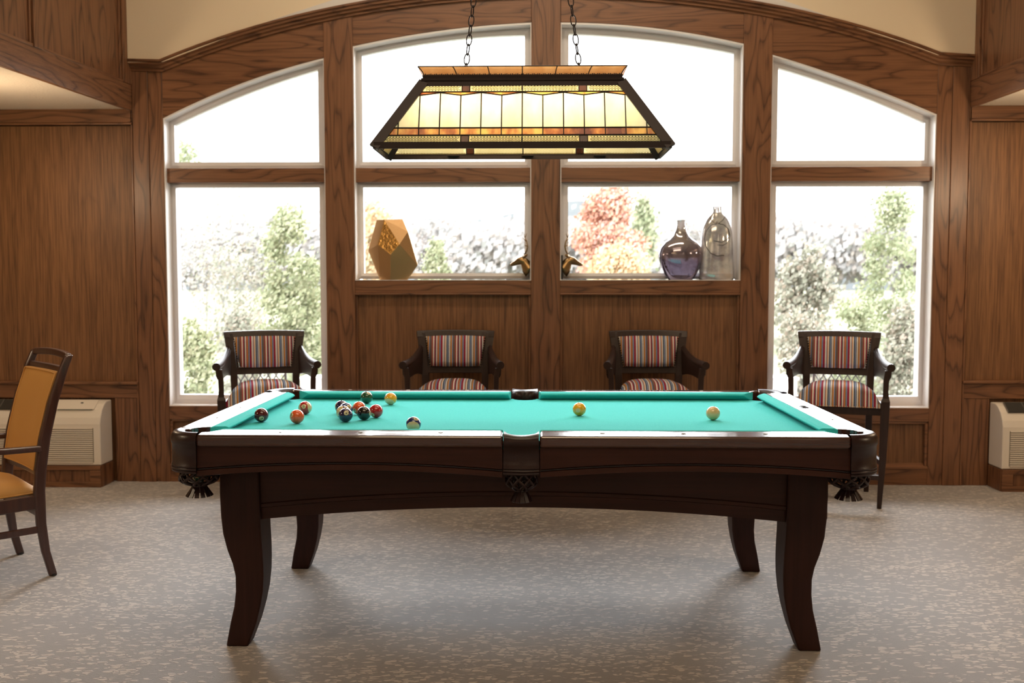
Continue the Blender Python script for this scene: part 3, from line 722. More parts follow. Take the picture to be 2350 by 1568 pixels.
def clip(pl, a, b, c):   # keep a*x+b*y<=c
    out = []
    for i in range(len(pl)):
        p, q = pl[i-1], pl[i]; dp, dq = a*p[0]+b*p[1]-c, a*q[0]+b*q[1]-c
        if (dp <= 0) != (dq <= 0): t = dp/(dp-dq); out.append((p[0]+(q[0]-p[0])*t, p[1]+(q[1]-p[1])*t))
        if dq <= 0: out.append(q)
    return out
LH = zT-zB
def face_pt(kind, x, v, off=0):
    s = 1 if kind in 'bR' else -1
    d = hdT+(hdB-hdT)*v; w_ = hwT+(hwB-hwT)*v; z = LH*(1-v)
    if kind in 'fb': return Vector((x, s*(d+off), z))
    return Vector((s*(w_+off), x, z))
def lamp_side(kind, hT, hB, pitch, blocks):
    def cl(pl):
        g = hB-hT; pl = clip(pl, 1, -g, hT); pl = clip(pl, -1, -g, hT) if pl else pl; return pl
    bm = bmesh.new(); lead = bmesh.new()
    def pane(pl, mi):
        pl = cl(pl)
        if len(pl) < 3: return
        f = bm.faces.new([bm.verts.new(face_pt(kind, x, v)) for x, v in pl]); f.material_index = mi
    def came(x0, v0, x1, v1, r=.0026):
        g = hB-hT; n = 60 if abs(x1-x0) > .2 else 8; pts = [(x0+(x1-x0)*i/n, v0+(v1-v0)*i/n) for i in range(n+1)]; pts = [p for p in pts if abs(p[0]) <= hT+g*p[1]+.002]
        if len(pts) < 2: return
        tube(lead, [face_pt(kind, x, v, .0005) for x, v in pts], r, 5)
    xs = [pitch*k for k in range(-14, 15)]
    def zig(k): return .200 if k % 2 else .158
    V = (.03, .145, .715, .815, .830, .965, 1.0)
    for k in range(-14, 14):
        x0, x1 = xs[k+14], xs[k+15]
        pane([(x0, zig(k)), (x1, zig(k+1)), (x1, V[2]), (x0, V[2])], 0)
        pane([(x0, V[1]), (x1, V[1]), (x1, zig(k+1)), (x0, zig(k))], 1); pane([(x0, V[2]), (x1, V[2]), (x1, V[4]), (x0, V[4])], 1)
        pane([(x0, V[5]), (x1, V[5]), (x1, V[6]), (x0, V[6])], 3)
        came(x0, zig(k), x0, V[2]); came(x0, zig(k), x1, zig(k+1), .0028); came(x0, V[2], x0, V[4], .0022)
        if k % 2 == 0: came(x0, V[1], x0, zig(k), .0012)
    eb = [-9]+blocks+[9]
    for v0, v1 in ((V[0]-.03, V[1]), (V[4], V[5])):
        prev = -2.
        for b in blocks:
            pane([(prev, v0), (b-.016, v0), (b-.016, v1), (prev, v1)], 2); pane([(b-.016, v0), (b+.016, v0), (b+.016, v1), (b-.016, v1)], 4); prev = b+.016
            came(b-.016, v0, b-.016, v1, .0022); came(b+.016, v0, b+.016, v1, .0022)
        pane([(prev, v0), (2., v0), (2., v1), (prev, v1)], 2)
        if len(blocks) > 1: came(0, v0, 0, v1, .0025)
    for v in (V[1], V[2], V[4], V[5]): came(-hB, v, hB, v, .0030)
    gp = new_obj('glass_panel', bm, [cream_g, amber_g, filig_g, honey_g, block_g], LM)
    new_obj('leading', lead, iron, gp)
    # brass filigree: overlapping scallops and rings laid on the pale glass
    fgs = {}; g = hB-hT
    for v0, v1 in ((V[0]+.005, V[1]-.006), (V[4]+.008, V[5]-.006)):
        hv = (v1-v0); st = .0125; n = int(2*hB/st)
        for i in range(n+1):
            x = -hB+i*st
            if any(abs(x-b) < .024 for b in blocks): continue
            if abs(x) > hT+g*v0-.008: continue
            r_ = st*.46
            cvs = []
            sl = math.hypot(LH, hdB-hdT if kind in 'fb' else hwB-hwT)
            vc = (v0+v1)/2; cvs.append([(x+r_*.62*math.cos(a*math.pi/4), vc+r_*.62/sl*math.sin(a*math.pi/4)) for a in range(9)])
            for s in (-1, 1):
                vb = vc+s*hv*.5
                cvs.append([(x+st*.5+st*.5*math.cos(a*math.pi/5), vb-s*hv*.36*math.sin(a*math.pi/5)) for a in range(6)])
                cvs.append([(x+st*.5, vb), (x+st*.5, vb-s*hv*.12)])
            key = (v0, sum(x > b for b in blocks)+(10 if x > 0 and len(blocks) > 1 else 0)); fg = fgs.setdefault(key, bmesh.new())
            for c_ in cvs: tube(fg, [face_pt(kind, a, b, .001) for a, b in c_], .0012, 3)
    for fg in fgs.values(): new_obj('filigree', fg, iron, gp)
lamp_side('f', hwT, hwB, .0826, [-.228, .244]); lamp_side('b', hwT, hwB, .0826, [-.228, .244])
lamp_side('L', hdT, hdB, .0826, [0]); lamp_side('R', hdT, hdB, .0826, [0])
bm = bmesh.new()
cB = [(-hwB, -hdB), (hwB, -hdB), (hwB, hdB), (-hwB, hdB)]; cT = [(-hwT, -hdT), (hwT, -hdT), (hwT, hdT), (-hwT, hdT)]
for i in range(4):
    a, b = cB[i], cT[i]; rod(bm, (a[0], a[1], -.004), (b[0], b[1], LH+.004), .040, .014, (-a[1]*3, a[0], 0) if 0 else (1, 0, 0))
    a2, b2 = cB[(i+1) % 4], cT[(i+1) % 4]
    rod(bm, (a[0]*1.0, a[1]*1.0, .004), (a2[0], a2[1], .004), .009, .026, (0, 0, 1) if 0 else ((0, 1, 0) if i % 2 == 0 else (1, 0, 0)))
    rod(bm, (b[0], b[1], LH-.004), (b2[0], b2[1], LH-.004), .010, .022, (0, 1, 0) if i % 2 == 0 else (1, 0, 0))
new_obj('frame', bm, iron, LM)
# crown: dark moulding and flared honey glass
bm = bmesh.new(); R = []
for o, z in ((.000, LH+.006), (.010, LH+.008), (.011, LH+.016), (.004, LH+.020), (.006, LH+.030), (0, LH+.033), (-.004, LH+.020), (-.004, LH+.006)):
    R.append([((hwT+o)*sx, (hdT+o)*sy, z) for sx, sy in ((-1, -1), (1, -1), (1, 1), (-1, 1))])
loft(bm, R+[R[0]], False); new_obj('crown_molding', bm, iron, LM)
for s in (-1, 1):
    bm = bmesh.new()
    for k in range(110):
        x = -hwT+2*hwT*k/109; box(bm, x-.0022, x+.0022, s*(hdT+.004)-.003, s*(hdT+.004)+.003, LH+.031, LH+.035+.0015*math.sin(k*2.1))
    new_obj('crown_beading', bm, iron, LM)
bm = bmesh.new(); ld = bmesh.new()
cr = [(0, LH+.030), (.004, LH+.042), (.012, LH+.053), (.022, LH+.062)]
for s in (-1, 1):
    for k in range(6):
        x0, x1 = -1+k/3, -1+(k+1)/3
        for (o0, z0), (o1, z1) in zip(cr, cr[1:]):
            bm.faces.new([bm.verts.new(p) for p in (((hwT+o0)*x0, s*(hdT+o0), z0), ((hwT+o0)*x1, s*(hdT+o0), z0), ((hwT+o1)*x1, s*(hdT+o1), z1), ((hwT+o1)*x0, s*(hdT+o1), z1))])
    for k in range(7):
        x = -1+k/3; tube(ld, [((hwT+o)*x, s*(hdT+o+.0005), z) for o, z in cr], .0022, 5)
    for (o0, z0), (o1, z1) in zip(cr, cr[1:]):
        bm.faces.new([bm.verts.new(p) for p in ((s*(hwT+o0), -hdT-o0, z0), (s*(hwT+o0), hdT+o0, z0), (s*(hwT+o1), hdT+o1, z1), (s*(hwT+o1), -hdT-o1, z1))])
bmesh.ops.remove_doubles(bm, verts=bm.verts[:], dist=1e-5)
o, z = cr[-1]
tube(ld, [((hwT+o)*a, (hdT+o)*b, z) for a, b in ((-1, -1), (1, -1), (1, 1), (-1, 1))], .0022, 5, True)
cg = new_obj('crown_glass', bm, honey_g, LM); new_obj('crown_leading', ld, iron, cg)
bm = bmesh.new(); box(bm, -hwT+.002, hwT-.002, -hdT+.002, hdT-.002, LH+.008, LH+.012); new_obj('top_plate', bm, iron, LM)
# small clips on the rear lower edge + sockets and bulbs
bm = bmesh.new()
for x in (-.30, .02, .33): box(bm, x-.025, x+.025, hdB-.03, hdB-.004, .002, .005)
new_obj('frame_clip', bm, iron, LM)
bulb_m = mat('lit_bulb', (1, .9, .7), .3); P(bulb_m).inputs['Emission Color'].default_value = (1, .78, .48, 1); P(bulb_m).inputs['Emission Strength'].default_value = 12
for x in (-.30, 0, .30):
    bm = bmesh.new(); tube(bm, [(x, 0, LH+.008), (x, 0, LH-.055)], .017, 12); sk = new_obj('socket', bm, iron, LM)
    bm = bmesh.new(); bmesh.ops.create_uvsphere(bm, u_segments=16, v_segments=10, radius=.026, matrix=Matrix.Translation((x, 0, LH-.085))); new_obj('bulb', bm, bulb_m, LM, True)
    for xx in (x-.085, x+.085):
        pl = bpy.data.lights.new('bulb_light', 'POINT'); pl.energy = .95; pl.color = (1, .80, .52); pl.shadow_soft_size = .03
        po = bpy.data.objects.new('bulb_light', pl); C.objects.link(po); po.parent = LM; po.location = (xx, 0, LH-.11)
# chains
def chain(px0, px1):
    p0 = Vector((*onY(px0, 161, LYc)[:1], LYc, LH+zB+.012)); q = onY(px1, 0, LYc); d = Vector((q[0]-p0.x, 0, q[1]-onY(px0, 161, LYc)[1])).normalized()
    o = None; root = empty('chain', p0); k = 0; pos = Vector((0, 0, 0)); Lk = .040
    top = (4.26-p0.z)/d.z
    while pos.length < top:
        c = pos+d*Lk*.5; side = (Vector((1, 0, 0)) if k % 2 == 0 else Vector((.35, .94, 0))).normalized(); side = (side-d*side.dot(d)).normalized()
        bm = bmesh.new(); ps = []
        for i in range(16):
            a = 2*math.pi*i/16; ps.append(d*(math.sin(a)*Lk*.58)+side*(math.cos(a)*.0105))
        tube(bm, ps, .0026, 5, True)
        if k < 24: o = new_obj('chain_link', bm, iron, root, True, loc=c)
        else:
            if k == 24: rest = bmesh.new()
            me_ = bpy.data.meshes.new('t'); bmesh.ops.translate(bm, vec=c, verts=bm.verts[:]); bm.to_mesh(me_); rest.from_mesh(me_); bpy.data.meshes.remove(me_); bm.free()
        pos = pos+d*Lk*.98; k += 1
    new_obj('upper_chain', rest, iron, root, True)
    return root
c1 = chain(1065, 1083.5); tag(c1, 'left hanging chain of the billiard lamp', 'chain', 'lamp chains')
c2 = chain(1334, 1313.5); tag(c2, 'right hanging chain of the billiard lamp', 'chain', 'lamp chains')

# ================================================================== BAR CHAIRS
def nailrow(bm, pts, step=.0125, r=.0036):
    for a, b in zip(pts, pts[1:]):
        a, b = Vector(a), Vector(b); n = max(1, int((b-a).length/step))
        for i in range(n):
            bmesh.ops.create_icosphere(bm, subdivisions=1, radius=r, matrix=Matrix.Translation(a+(b-a)*i/n))
def bar_chair():
    R_ = empty('bar_chair')
    A = lambda n, bm, m, par=None, **k: new_obj(n, bm, m, par or R_, **k)
    # front legs continue into arm posts
    for s in (-1, 1):
        bm = bmesh.new(); R = []
        for x, y, z, w_, d_ in ((.248, -.235, 0, .026, .028), (.262, -.232, .30, .040, .040), (.268, -.228, .55, .048, .048), (.270, -.226, .64, .050, .050), (.272, -.224, .66, .036, .040), (.270, -.222, .70, .030, .036), (.272, -.220, .77, .032, .034), (.282, -.216, .825, .036, .036)):
            R.append([(s*(x-w_/2), y-d_/2, z), (s*(x+w_/2), y-d_/2, z), (s*(x+w_/2), y+d_/2, z), (s*(x-w_/2), y+d_/2, z)])
        loft(bm, R); A('front_leg', bm, chair_m, bevel=.004)
        bm = bmesh.new(); R = []
        for x, y, z, w_, d_ in ((.185, .235, 0, .030, .030), (.190, .215, .25, .036, .038), (.192, .205, .62, .042, .046), (.195, .212, .74, .046, .036), (.212, .235, .90, .052, .032), (.228, .262, 1.018, .056, .028)):
            R.append([(s*(x-w_/2), y-d_/2, z), (s*(x+w_/2), y-d_/2, z), (s*(x+w_/2), y+d_/2, z), (s*(x-w_/2), y+d_/2, z)])
        loft(bm, R); A('back_post', bm, chair_m, bevel=.004)
        # arm: solid curved side with rolled top
        bm = bmesh.new(); R = []; top = []
        for i in range(13):
            t = i/12; x = .222+(.290-.222)*t**1.2; y = .232-.450*t; zt = .842+.085*(1-t)**2.2; zb = .742+.022*math.sin(math.pi*t)
            if t > .80: zb = zb+(zt-.03-zb)*((t-.80)/.20)**2*.6
            R.append([(s*(x-.012), y, zb), (s*(x+.010), y, zb), (s*(x+.014), y, zt), (s*(x-.012), y, zt)]); top.append((s*(x+.006), y, zt))
        loft(bm, R); ar = A('arm', bm, chair_m, bevel=.003)
        bm = bmesh.new(); top.append((s*.297, -.240, .842)); tube(bm, top, [.010, .012, .014, .016, .017, .018, .019, .020, .021, .022, .023, .024, .024, .024], 12); A('arm_roll', bm, chair_m, ar, smooth=50)
    # back: top rail, lower rail, pad
    def rail(z0, z1, x0, x1, y0, y1, th, name, crown_=0):
        bm = bmesh.new(); R = []
        for i in range(13):
            t = -1+2*i/12; cz = crown_*(1-t*t); cy = .016*(1-t*t)
            R.append([(x0*t, y0-th/2+cy, z0), (x0*t, y0+th/2+cy, z0), (x1*t, y1+th/2+cy, z1+cz), (x1*t, y1-th/2+cy, z1+cz)])
        loft(bm, R); return A(name, bm, chair_m, bevel=.004)
    rail(.985, 1.026, .252, .256, .250, .262, .030, 'top_rail', .006)
    rail(.752, .800, .185, .190, .212, .220, .030, 'lower_rail')
    bm = bmesh.new(); R = []       # framed back board behind the pad
    nx, nz = 12, 6
    for j in range(nz+1):
        v = j/nz; z = .800+.186*v; hw = .160+.030*v; row = []
        for i in range(nx+1):
            u = -1+2*i/nx; bulge = .016*(1-u**4)*(1-(2*v-1)**4); row.append((hw*u, .222+.035*v+.016*(1-u*u)-.014-bulge, z))
        R.append(row)
    VV = [[bm.verts.new(p) for p in r] for r in R]
    for j in range(nz):
        for i in range(nx): bm.faces.new((VV[j][i], VV[j][i+1], VV[j+1][i+1], VV[j+1][i]))
    bk = A('backrest_pad', bm, stripe, smooth=True); sd = bk.modifiers.new('s', 'SOLIDIFY'); sd.thickness = .02; sd.offset = -1
    bm = bmesh.new()
    def bp(u, v): z = .800+.186*v; hw = .163+.030*v; return (hw*u, .222+.035*v+.016*(1-u*u)-.019, z)
    ring = [bp(-1+2*i/12, 1) for i in range(13)]+[bp(1, 1-i/4) for i in range(1, 5)]+[bp(1-2*i/12, 0) for i in range(1, 13)]+[bp(-1, i/4) for i in range(1, 5)]
    nailrow(bm, ring); A('nailhead_trim', bm, brass, bk)
    for s in (-1, 1):
        bm = bmesh.new(); loft(bm, [[(s*(a), .214+.035*v, .795+.2*v), (s*b, .214+.035*v, .795+.2*v), (s*b, .240+.035*v, .795+.2*v), (s*a, .240+.035*v, .795+.2*v)] for v, a, b in ((0, .160, .205), (1, .190, .235))]); A('back_stile', bm, chair_m, bevel=.003)
    # seat
    bm = bmesh.new(); box(bm, -.262, .262, -.225, -.195, .555, .622); box(bm, -.195, .195, .19, .22, .555, .622)
    for s in (-1, 1): rod(bm, (s*.262, -.21, .588), (s*.195, .21, .588), .028, .066, (1, 0, 0))
    A('seat_rail', bm, chair_m, bevel=.003)
    bm = bmesh.new(); n = 16; rows = []
    for j in range(n+1):
        v = -1+2*j/n; row = []
        for i in range(n+1):
            u = -1+2*i/n; hw = .250-.030*(v+1); y = -.238+.215*(v+1)*1.0
            crown_ = (1-abs(u)**3.2)**.8*(1-abs(v)**3.6)**.8
            row.append((hw*u, y, .625+.052*(1-abs(u)**12)*(1-abs(v)**12)+.058*crown_))
        rows.append(row)
    VV = [[bm.verts.new(p) for p in r] for r in rows]
    for j in range(n):
        for i in range(n): bm.faces.new((VV[j][i], VV[j][i+1], VV[j+1][i+1], VV[j+1][i]))
    border = [VV[0][i] for i in range(n+1)]+[VV[j][n] for j in range(1, n+1)]+[VV[n][i] for i in range(n-1, -1, -1)]+[VV[j][0] for j in range(n-1, 0, -1)]
    low = [bm.verts.new((v.co.x, v.co.y, .600)) for v in border]
    for i in range(len(border)): bm.faces.new((border[i], low[i], low[(i+1) % len(low)], border[(i+1) % len(low)]))
    bm.faces.new(low); st = A('seat_pad', bm, stripe, smooth=70)
    bm = bmesh.new(); nailrow(bm, [(-.222, -.241, .604), (.222, -.241, .604)]); A('nailhead_trim', bm, brass, st)
    # stretchers
    bm = bmesh.new(); rod(bm, (-.25, -.236, .185), (.25, -.236, .185), .026, .030, (0, 1, 0)); sr = A('front_footrest', bm, chair_m, bevel=.002)
    bm = bmesh.new(); box(bm, -.24, .24, -.254, -.222, .1995, .2035); tag(A('footrest_plate', bm, chrome, sr), 'metal footrest plate')
    for s in (-1, 1):
        bm = bmesh.new(); rod(bm, (s*.256, -.23, .27), (s*.19, .21, .27), .020, .030, (1, 0, 0)); A('side_stretcher', bm, chair_m, bevel=.002)
    bm = bmesh.new(); rod(bm, (-.19, .212, .27), (.19, .212, .27), .020, .030, (0, 1, 0)); A('rear_stretcher', bm, chair_m, bevel=.002)
    return R_
bc = bar_chair()
def place(o, px, rz, yc, label):
    x = onY(px, 838, yc-.23)[0]; o.location = (x, yc, 0); o.rotation_euler = (0, 0, rz)
    tag(o, label, 'bar chair', 'striped bar chairs along the window wall')
YC = 6.19
lab = ['striped bar chair angled in front of the left tall window', 'striped bar chair against the panel below the gold vase window', 'striped bar chair against the panel below the glass vases', 'striped bar chair angled in front of the right tall window']
for i, (px, rz, yc) in enumerate(((587, .30, 6.12), (1034, .03, YC), (1507, -.01, YC), (1951, -.30, 6.14))):
    o = bc if i == 0 else dup(bc); place(o, px, rz, yc, lab[i])

# ================================================================== DINING ARMCHAIR (left edge)
def dining():
    p1 = Vector((*onZ(122, 1321, 0), 0)); p2 = Vector((*onZ(47, 1272, 0), 0)); d = (p2-p1); wd = d.length; d.normalize()
    # local: x axis from far rear leg to near rear leg ; front = -y
    mid = (p1+p2)/2; rz = math.atan2(-d.y, -d.x)
    R_ = empty('dining_armchair', mid, rz); tag(R_, 'dark wood armchair with mustard vinyl back and seat at the left edge', 'armchair')
    A = lambda n, bm, m, par=None, **k: new_obj(n, bm, m, par or R_, **k)
    hw = wd/2
    prof = [(0, 0), (-.030, .12), (-.046, .25), (-.050, .40), (-.042, .50), (-.020, .64), (.020, .80), (.070, .95), (.098, 1.018)]
    for s in (-1, 1):
        bm = bmesh.new(); R = []
        for k, (y, z) in enumerate(prof):
            wdt = .030; dd = (.036, .038, .044, .050, .052, .050, .046, .040, .036)[k]
            R.append([(s*hw-wdt/2, y-dd/2, z), (s*hw+wdt/2, y-dd/2, z), (s*hw+wdt/2, y+dd/2, z), (s*hw-wdt/2, y+dd/2, z)])
        loft(bm, R); lg = A('rear_leg', bm, dine_m, bevel=.010, seg=3)
        bm = bmesh.new(); tube(bm, [(s*hw, 0, -.0), (s*hw, -.002, .012)], .017, 10); A('glide', bm, rubber, lg)
        bm = bmesh.new(); rod(bm, (s*(hw+.02), -.50, 0), (s*(hw+.02), -.50, .62), .028, .030, (1, 0, 0), .036, .042); A('front_leg', bm, dine_m, bevel=.006)
        bm = bmesh.new(); R = []
        for y, z, w_, x in ((-.040, .598, .034, hw+.012), (-.20, .604, .044, hw+.022), (-.40, .622, .050, hw+.024), (-.545, .630, .048, hw+.022)):
            R.append([(s*x-w_/2, y, z-.014), (s*x+w_/2, y, z-.014), (s*x+w_/2, y, z+.014), (s*x-w_/2, y, z+.014)])
        loft(bm, R); A('arm', bm, dine_m, bevel=.009, seg=3)
        bm = bmesh.new(); rod(bm, (s*hw, -.07, .353), (s*(hw+.018), -.50, .353), .024, .062, (1, 0, 0)); A('side_seat_rail', bm, dine_m, bevel=.004)
        bm = bmesh.new(); rod(bm, (s*hw, -.06, .225), (s*(hw+.018), -.50, .225), .020, .030, (1, 0, 0)); A('side_stretcher', bm, dine_m, bevel=.004)
    bm = bmesh.new(); rod(bm, (-hw, -.07, .353), (hw, -.07, .353), .024, .062, (0, 1, 0)); rod(bm, (-hw, -.50, .353), (hw, -.50, .353), .024, .062, (0, 1, 0)); A('seat_rail', bm, dine_m, bevel=.004)
    bm = bmesh.new(); rod(bm, (-hw, -.055, .30), (hw, -.055, .30), .020, .028, (0, 1, 0)); A('rear_stretcher', bm, dine_m, bevel=.004)
    def yb(z): return float(np.interp(z, [p[1] for p in prof], [p[0] for p in prof]))
    bm = bmesh.new(); R = []        # handle top rail
    for i in range(13):
        t = -1+2*i/12; c = .010*(1-t*t); y = .094+.012*(1-t*t)
        R.append([(hw*t, y-.013, .992+c), (hw*t, y+.013, .992+c), (hw*t, y+.015, 1.024+c), (hw*t, y-.011, 1.024+c)])
    loft(bm, R); A('top_rail', bm, dine_m, bevel=.008, seg=3)
    bm = bmesh.new(); R = []
    for i in range(13):
        t = -1+2*i/12; y = yb(.955)+.012*(1-t*t); R.append([(hw*t, y-.014, .925), (hw*t, y+.012, .925), (hw*t, y+.016, .962), (hw*t, y-.010, .962)])
    loft(bm, R); A('crest_rail', bm, dine_m, bevel=.004)
    bm = bmesh.new(); R = []
    for i in range(13):
        t = -1+2*i/12; y = yb(.50)+.012*(1-t*t); R.append([(hw*t, y-.012, .465), (hw*t, y+.014, .465), (hw*t, y+.014, .50), (hw*t, y-.012, .50)])
    loft(bm, R); A('lower_rail', bm, dine_m, bevel=.004)
    def pad(nm, off, th, m, par=None, grow=0):
        bm = bmesh.new(); nz, nx = 14, 10; F, B = [], []
        for j in range(nz+1):
            v = j/nz; z = .492-grow+(.446+2*grow)*v; rf, rb = [], []
            for i in range(nx+1):
                u = -1+2*i/nx; y = yb(z)+.010*(1-u*u); bl = (1-u**6)*(1-(2*v-1)**8); x = (hw-.019+grow)*u
                rf.append(bm.verts.new((x, y-off-th*bl, z))); rb.append(bm.verts.new((x, y+.006, z)))
            F.append(rf); B.append(rb)
        for j in range(nz):
            for i in range(nx):
                bm.faces.new((F[j][i], F[j][i+1], F[j+1][i+1], F[j+1][i])); bm.faces.new((B[j][i], B[j+1][i], B[j+1][i+1], B[j][i+1]))
        for i in range(nx): bm.faces.new((F[0][i], B[0][i], B[0][i+1], F[0][i+1])); bm.faces.new((F[nz][i], F[nz][i+1], B[nz][i+1], B[nz][i]))
        for j in range(nz): bm.faces.new((F[j][0], F[j+1][0], B[j+1][0], B[j][0])); bm.faces.new((F[j][nx], B[j][nx], B[j+1][nx], F[j+1][nx]))
        return A(nm, bm, m, par, smooth=55)
    bp = pad('backrest', .020, .012, yellow_l)
    bm = bmesh.new(); wpt = []
    for k in range(40):
        a = k/40*4; sgm = int(a); f = a-sgm; c = ((-1+2*f, 0), (1, f), (1-2*f, 1), (-1, 1-f))[sgm]; z = .497+.436*c[1]; wpt.append(((hw-.022)*c[0], yb(z)+.010*(1-c[0]**2)-.022, z))
    tube(bm, wpt, .004, 6, True); A('piping', bm, yellow_l, bp, smooth=True)
    bm = bmesh.new(); n = 14; rows = []
    for j in range(n+1):
        v = -1+2*j/n; row = []
        for i in range(n+1):
            u = -1+2*i/n; cc = (1-abs(u)**3)**.7*(1-abs(v)**4)**.7; row.append(bm.verts.new(((hw+.012-.045*(v+1)/2)*u, -.285+.238*v, .398+.052*cc+.012*(1-abs(u)**14))))
        rows.append(row)
    for j in range(n):
        for i in range(n): bm.faces.new((rows[j][i], rows[j][i+1], rows[j+1][i+1], rows[j+1][i]))
    bd = [rows[0][i] for i in range(n+1)]+[rows[j][n] for j in range(1, n+1)]+[rows[n][i] for i in range(n-1, -1, -1)]+[rows[j][0] for j in range(n-1, 0, -1)]
    lw = [bm.verts.new((v.co.x*.99, v.co.y, .384)) for v in bd]
    for i in range(len(bd)): bm.faces.new((bd[i], lw[i], lw[(i+1) % len(lw)], bd[(i+1) % len(lw)]))
    bm.faces.new(lw); sp_ = A('seat', bm, yellow_l, smooth=60)
    bm = bmesh.new(); tube(bm, [(v.co.x, v.co.y, .412) for v in []] or [((hw+.014-.045*(b+1)/2)*a, -.285+.241*b, .390) for a, b in ((-.93, -1), (.93, -1), (1, -.93), (1, .93), (.93, 1), (-.93, 1), (-1, .93), (-1, -.93))], .004, 6, True); A('seat_piping', bm, yellow_l, sp_)
dining()

# ================================================================== HEATERS
def heater(side):
    YF = 6.335
    if side < 0: xe = onY(230, 1000, YF)[0]; x0, x1 = xe-1.07, xe
    else: xe = onY(2301, 1000, YF)[0]; x0, x1 = xe, xe+1.07
    cx = (x0+x1)/2; hw = .535; nm = 'left' if side < 0 else 'right'
    zt = wz(200, 917); zb = onY(230, 1069, YF)[1]
    R_ = empty('wall_heater', (cx, WY, zb)); tag(R_, 'almond louvered wall heater unit at the %s edge of the room' % nm, 'heater', 'through-wall heaters')
    h = zt-zb; D = WY-YF
    # side profile (y from wall 0 to -D)
    pr = [(-.001, .002), (-D, .002), (-D, h*.66), (-D+.010, h*.76), (-D*.80, h*.88), (-D*.58, h*.965), (-D*.38, h), (-.001, h)]
    bm = bmesh.new(); prism(bm, pr, 'yz', -hw, hw); new_obj('housing', bm, almond, R_, bevel=.006, seg=2)
    bm = bmesh.new(); n = 17
    gx0, gx1 = -hw+.045, hw-.045
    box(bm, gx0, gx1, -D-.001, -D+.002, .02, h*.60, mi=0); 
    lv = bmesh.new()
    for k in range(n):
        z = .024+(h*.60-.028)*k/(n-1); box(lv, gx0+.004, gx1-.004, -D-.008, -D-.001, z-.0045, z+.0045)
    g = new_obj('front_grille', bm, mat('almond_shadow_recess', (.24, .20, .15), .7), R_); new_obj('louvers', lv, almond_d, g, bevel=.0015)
    # top vent and control door on the sloping face
    a = Vector((0, -D*.80, h*.88)); b = Vector((0, -D*.44, h*.99)); nrm = Vector((0, -(b.z-a.z), (b.y-a.y)))*-1; nrm = Vector((0, -1, 1)).normalized()
    va0, va1 = (gx0, hw-.34) if side < 0 else (gx0+.0, hw-.34)
    bm = bmesh.new(); box(bm, gx0, va1, -D*.86, -D*.28, h*.93, h*.945)
    M_ = Matrix.Identity(4)
    bm2 = bmesh.new()
    v1_, v2_ = Vector((0, -D*.84, h*.865)), Vector((0, -D*.40, h*1.004))
    dirv = (v2_-v1_).normalized(); nn = Vector((0, -dirv.z, dirv.y))
    bm.free(); bm = bmesh.new()
    def slab(bm, x0_, x1_, t0, t1, off, th):
        p = v1_+(v2_-v1_)*t0; q = v1_+(v2_-v1_)*t1; loft(bm, [[Vector((x, 0, 0))+p+nn*off, Vector((x, 0, 0))+q+nn*off, Vector((x, 0, 0))+q+nn*(off+th), Vector((x, 0, 0))+p+nn*(off+th)] for x in (x0_, x1_)])
    slab(bm, gx0, va1, .02, .98, .006, .004); tv = new_obj('top_vent', bm, dgrille, R_)
    bm = bmesh.new()
    for k in range(9): slab(bm, gx0, va1, .08+.1*k, .10+.1*k, .009, .003)
    for x in seq(gx0, va1, 6): slab(bm, x-.003, x+.003, .02, .98, .010, .003)
    new_obj('vent_bars', bm, mat('grey_vent_bar', (.12, .11, .10), .5), tv)
    bm = bmesh.new(); slab(bm, va1+.03, hw-.05, .05, .98, .006, .003); cd = new_obj('control_door', bm, almond, R_, bevel=.001)
    bm = bmesh.new(); slab(bm, va1+.05, hw-.06, .0, .035, .008, .003); new_obj('door_slot', bm, mat('green_grey_slot', (.10, .13, .09), .6), cd)
    bm = bmesh.new(); xx = (va1+hw)/2+.02; slab(bm, xx-.008, xx+.008, .62, .72, .008, .003); new_obj('badge', bm, dgrille, cd)
    # plinth
    q = empty('heater_plinth', (cx, WY, 0)); tag(q, 'low oak plinth box beneath the %s wall heater' % nm, 'plinth')
    bm = bmesh.new(); box(bm, -hw-.004, hw+.004, -D+.004, -.001, 0, zb-.001); new_obj('plinth_body', bm, oak_v, q, bevel=.002)
    bm = bmesh.new()
    box(bm, -hw+.0, hw, -D-.012, -D+.004, 0, .035); box(bm, -hw, hw, -D-.012, -D+.004, zb-.03, zb-.001)
    for x in (-hw, hw-.07): box(bm, x, x+.07, -D-.012, -D+.004, .035, zb-.03)
    new_obj('plinth_frame', bm, oak_h, q, bevel=.002)
heater(-1); heater(1)

# ================================================================== OBJECTS ON THE SILL
SY = WY+.052; SZL = zsill
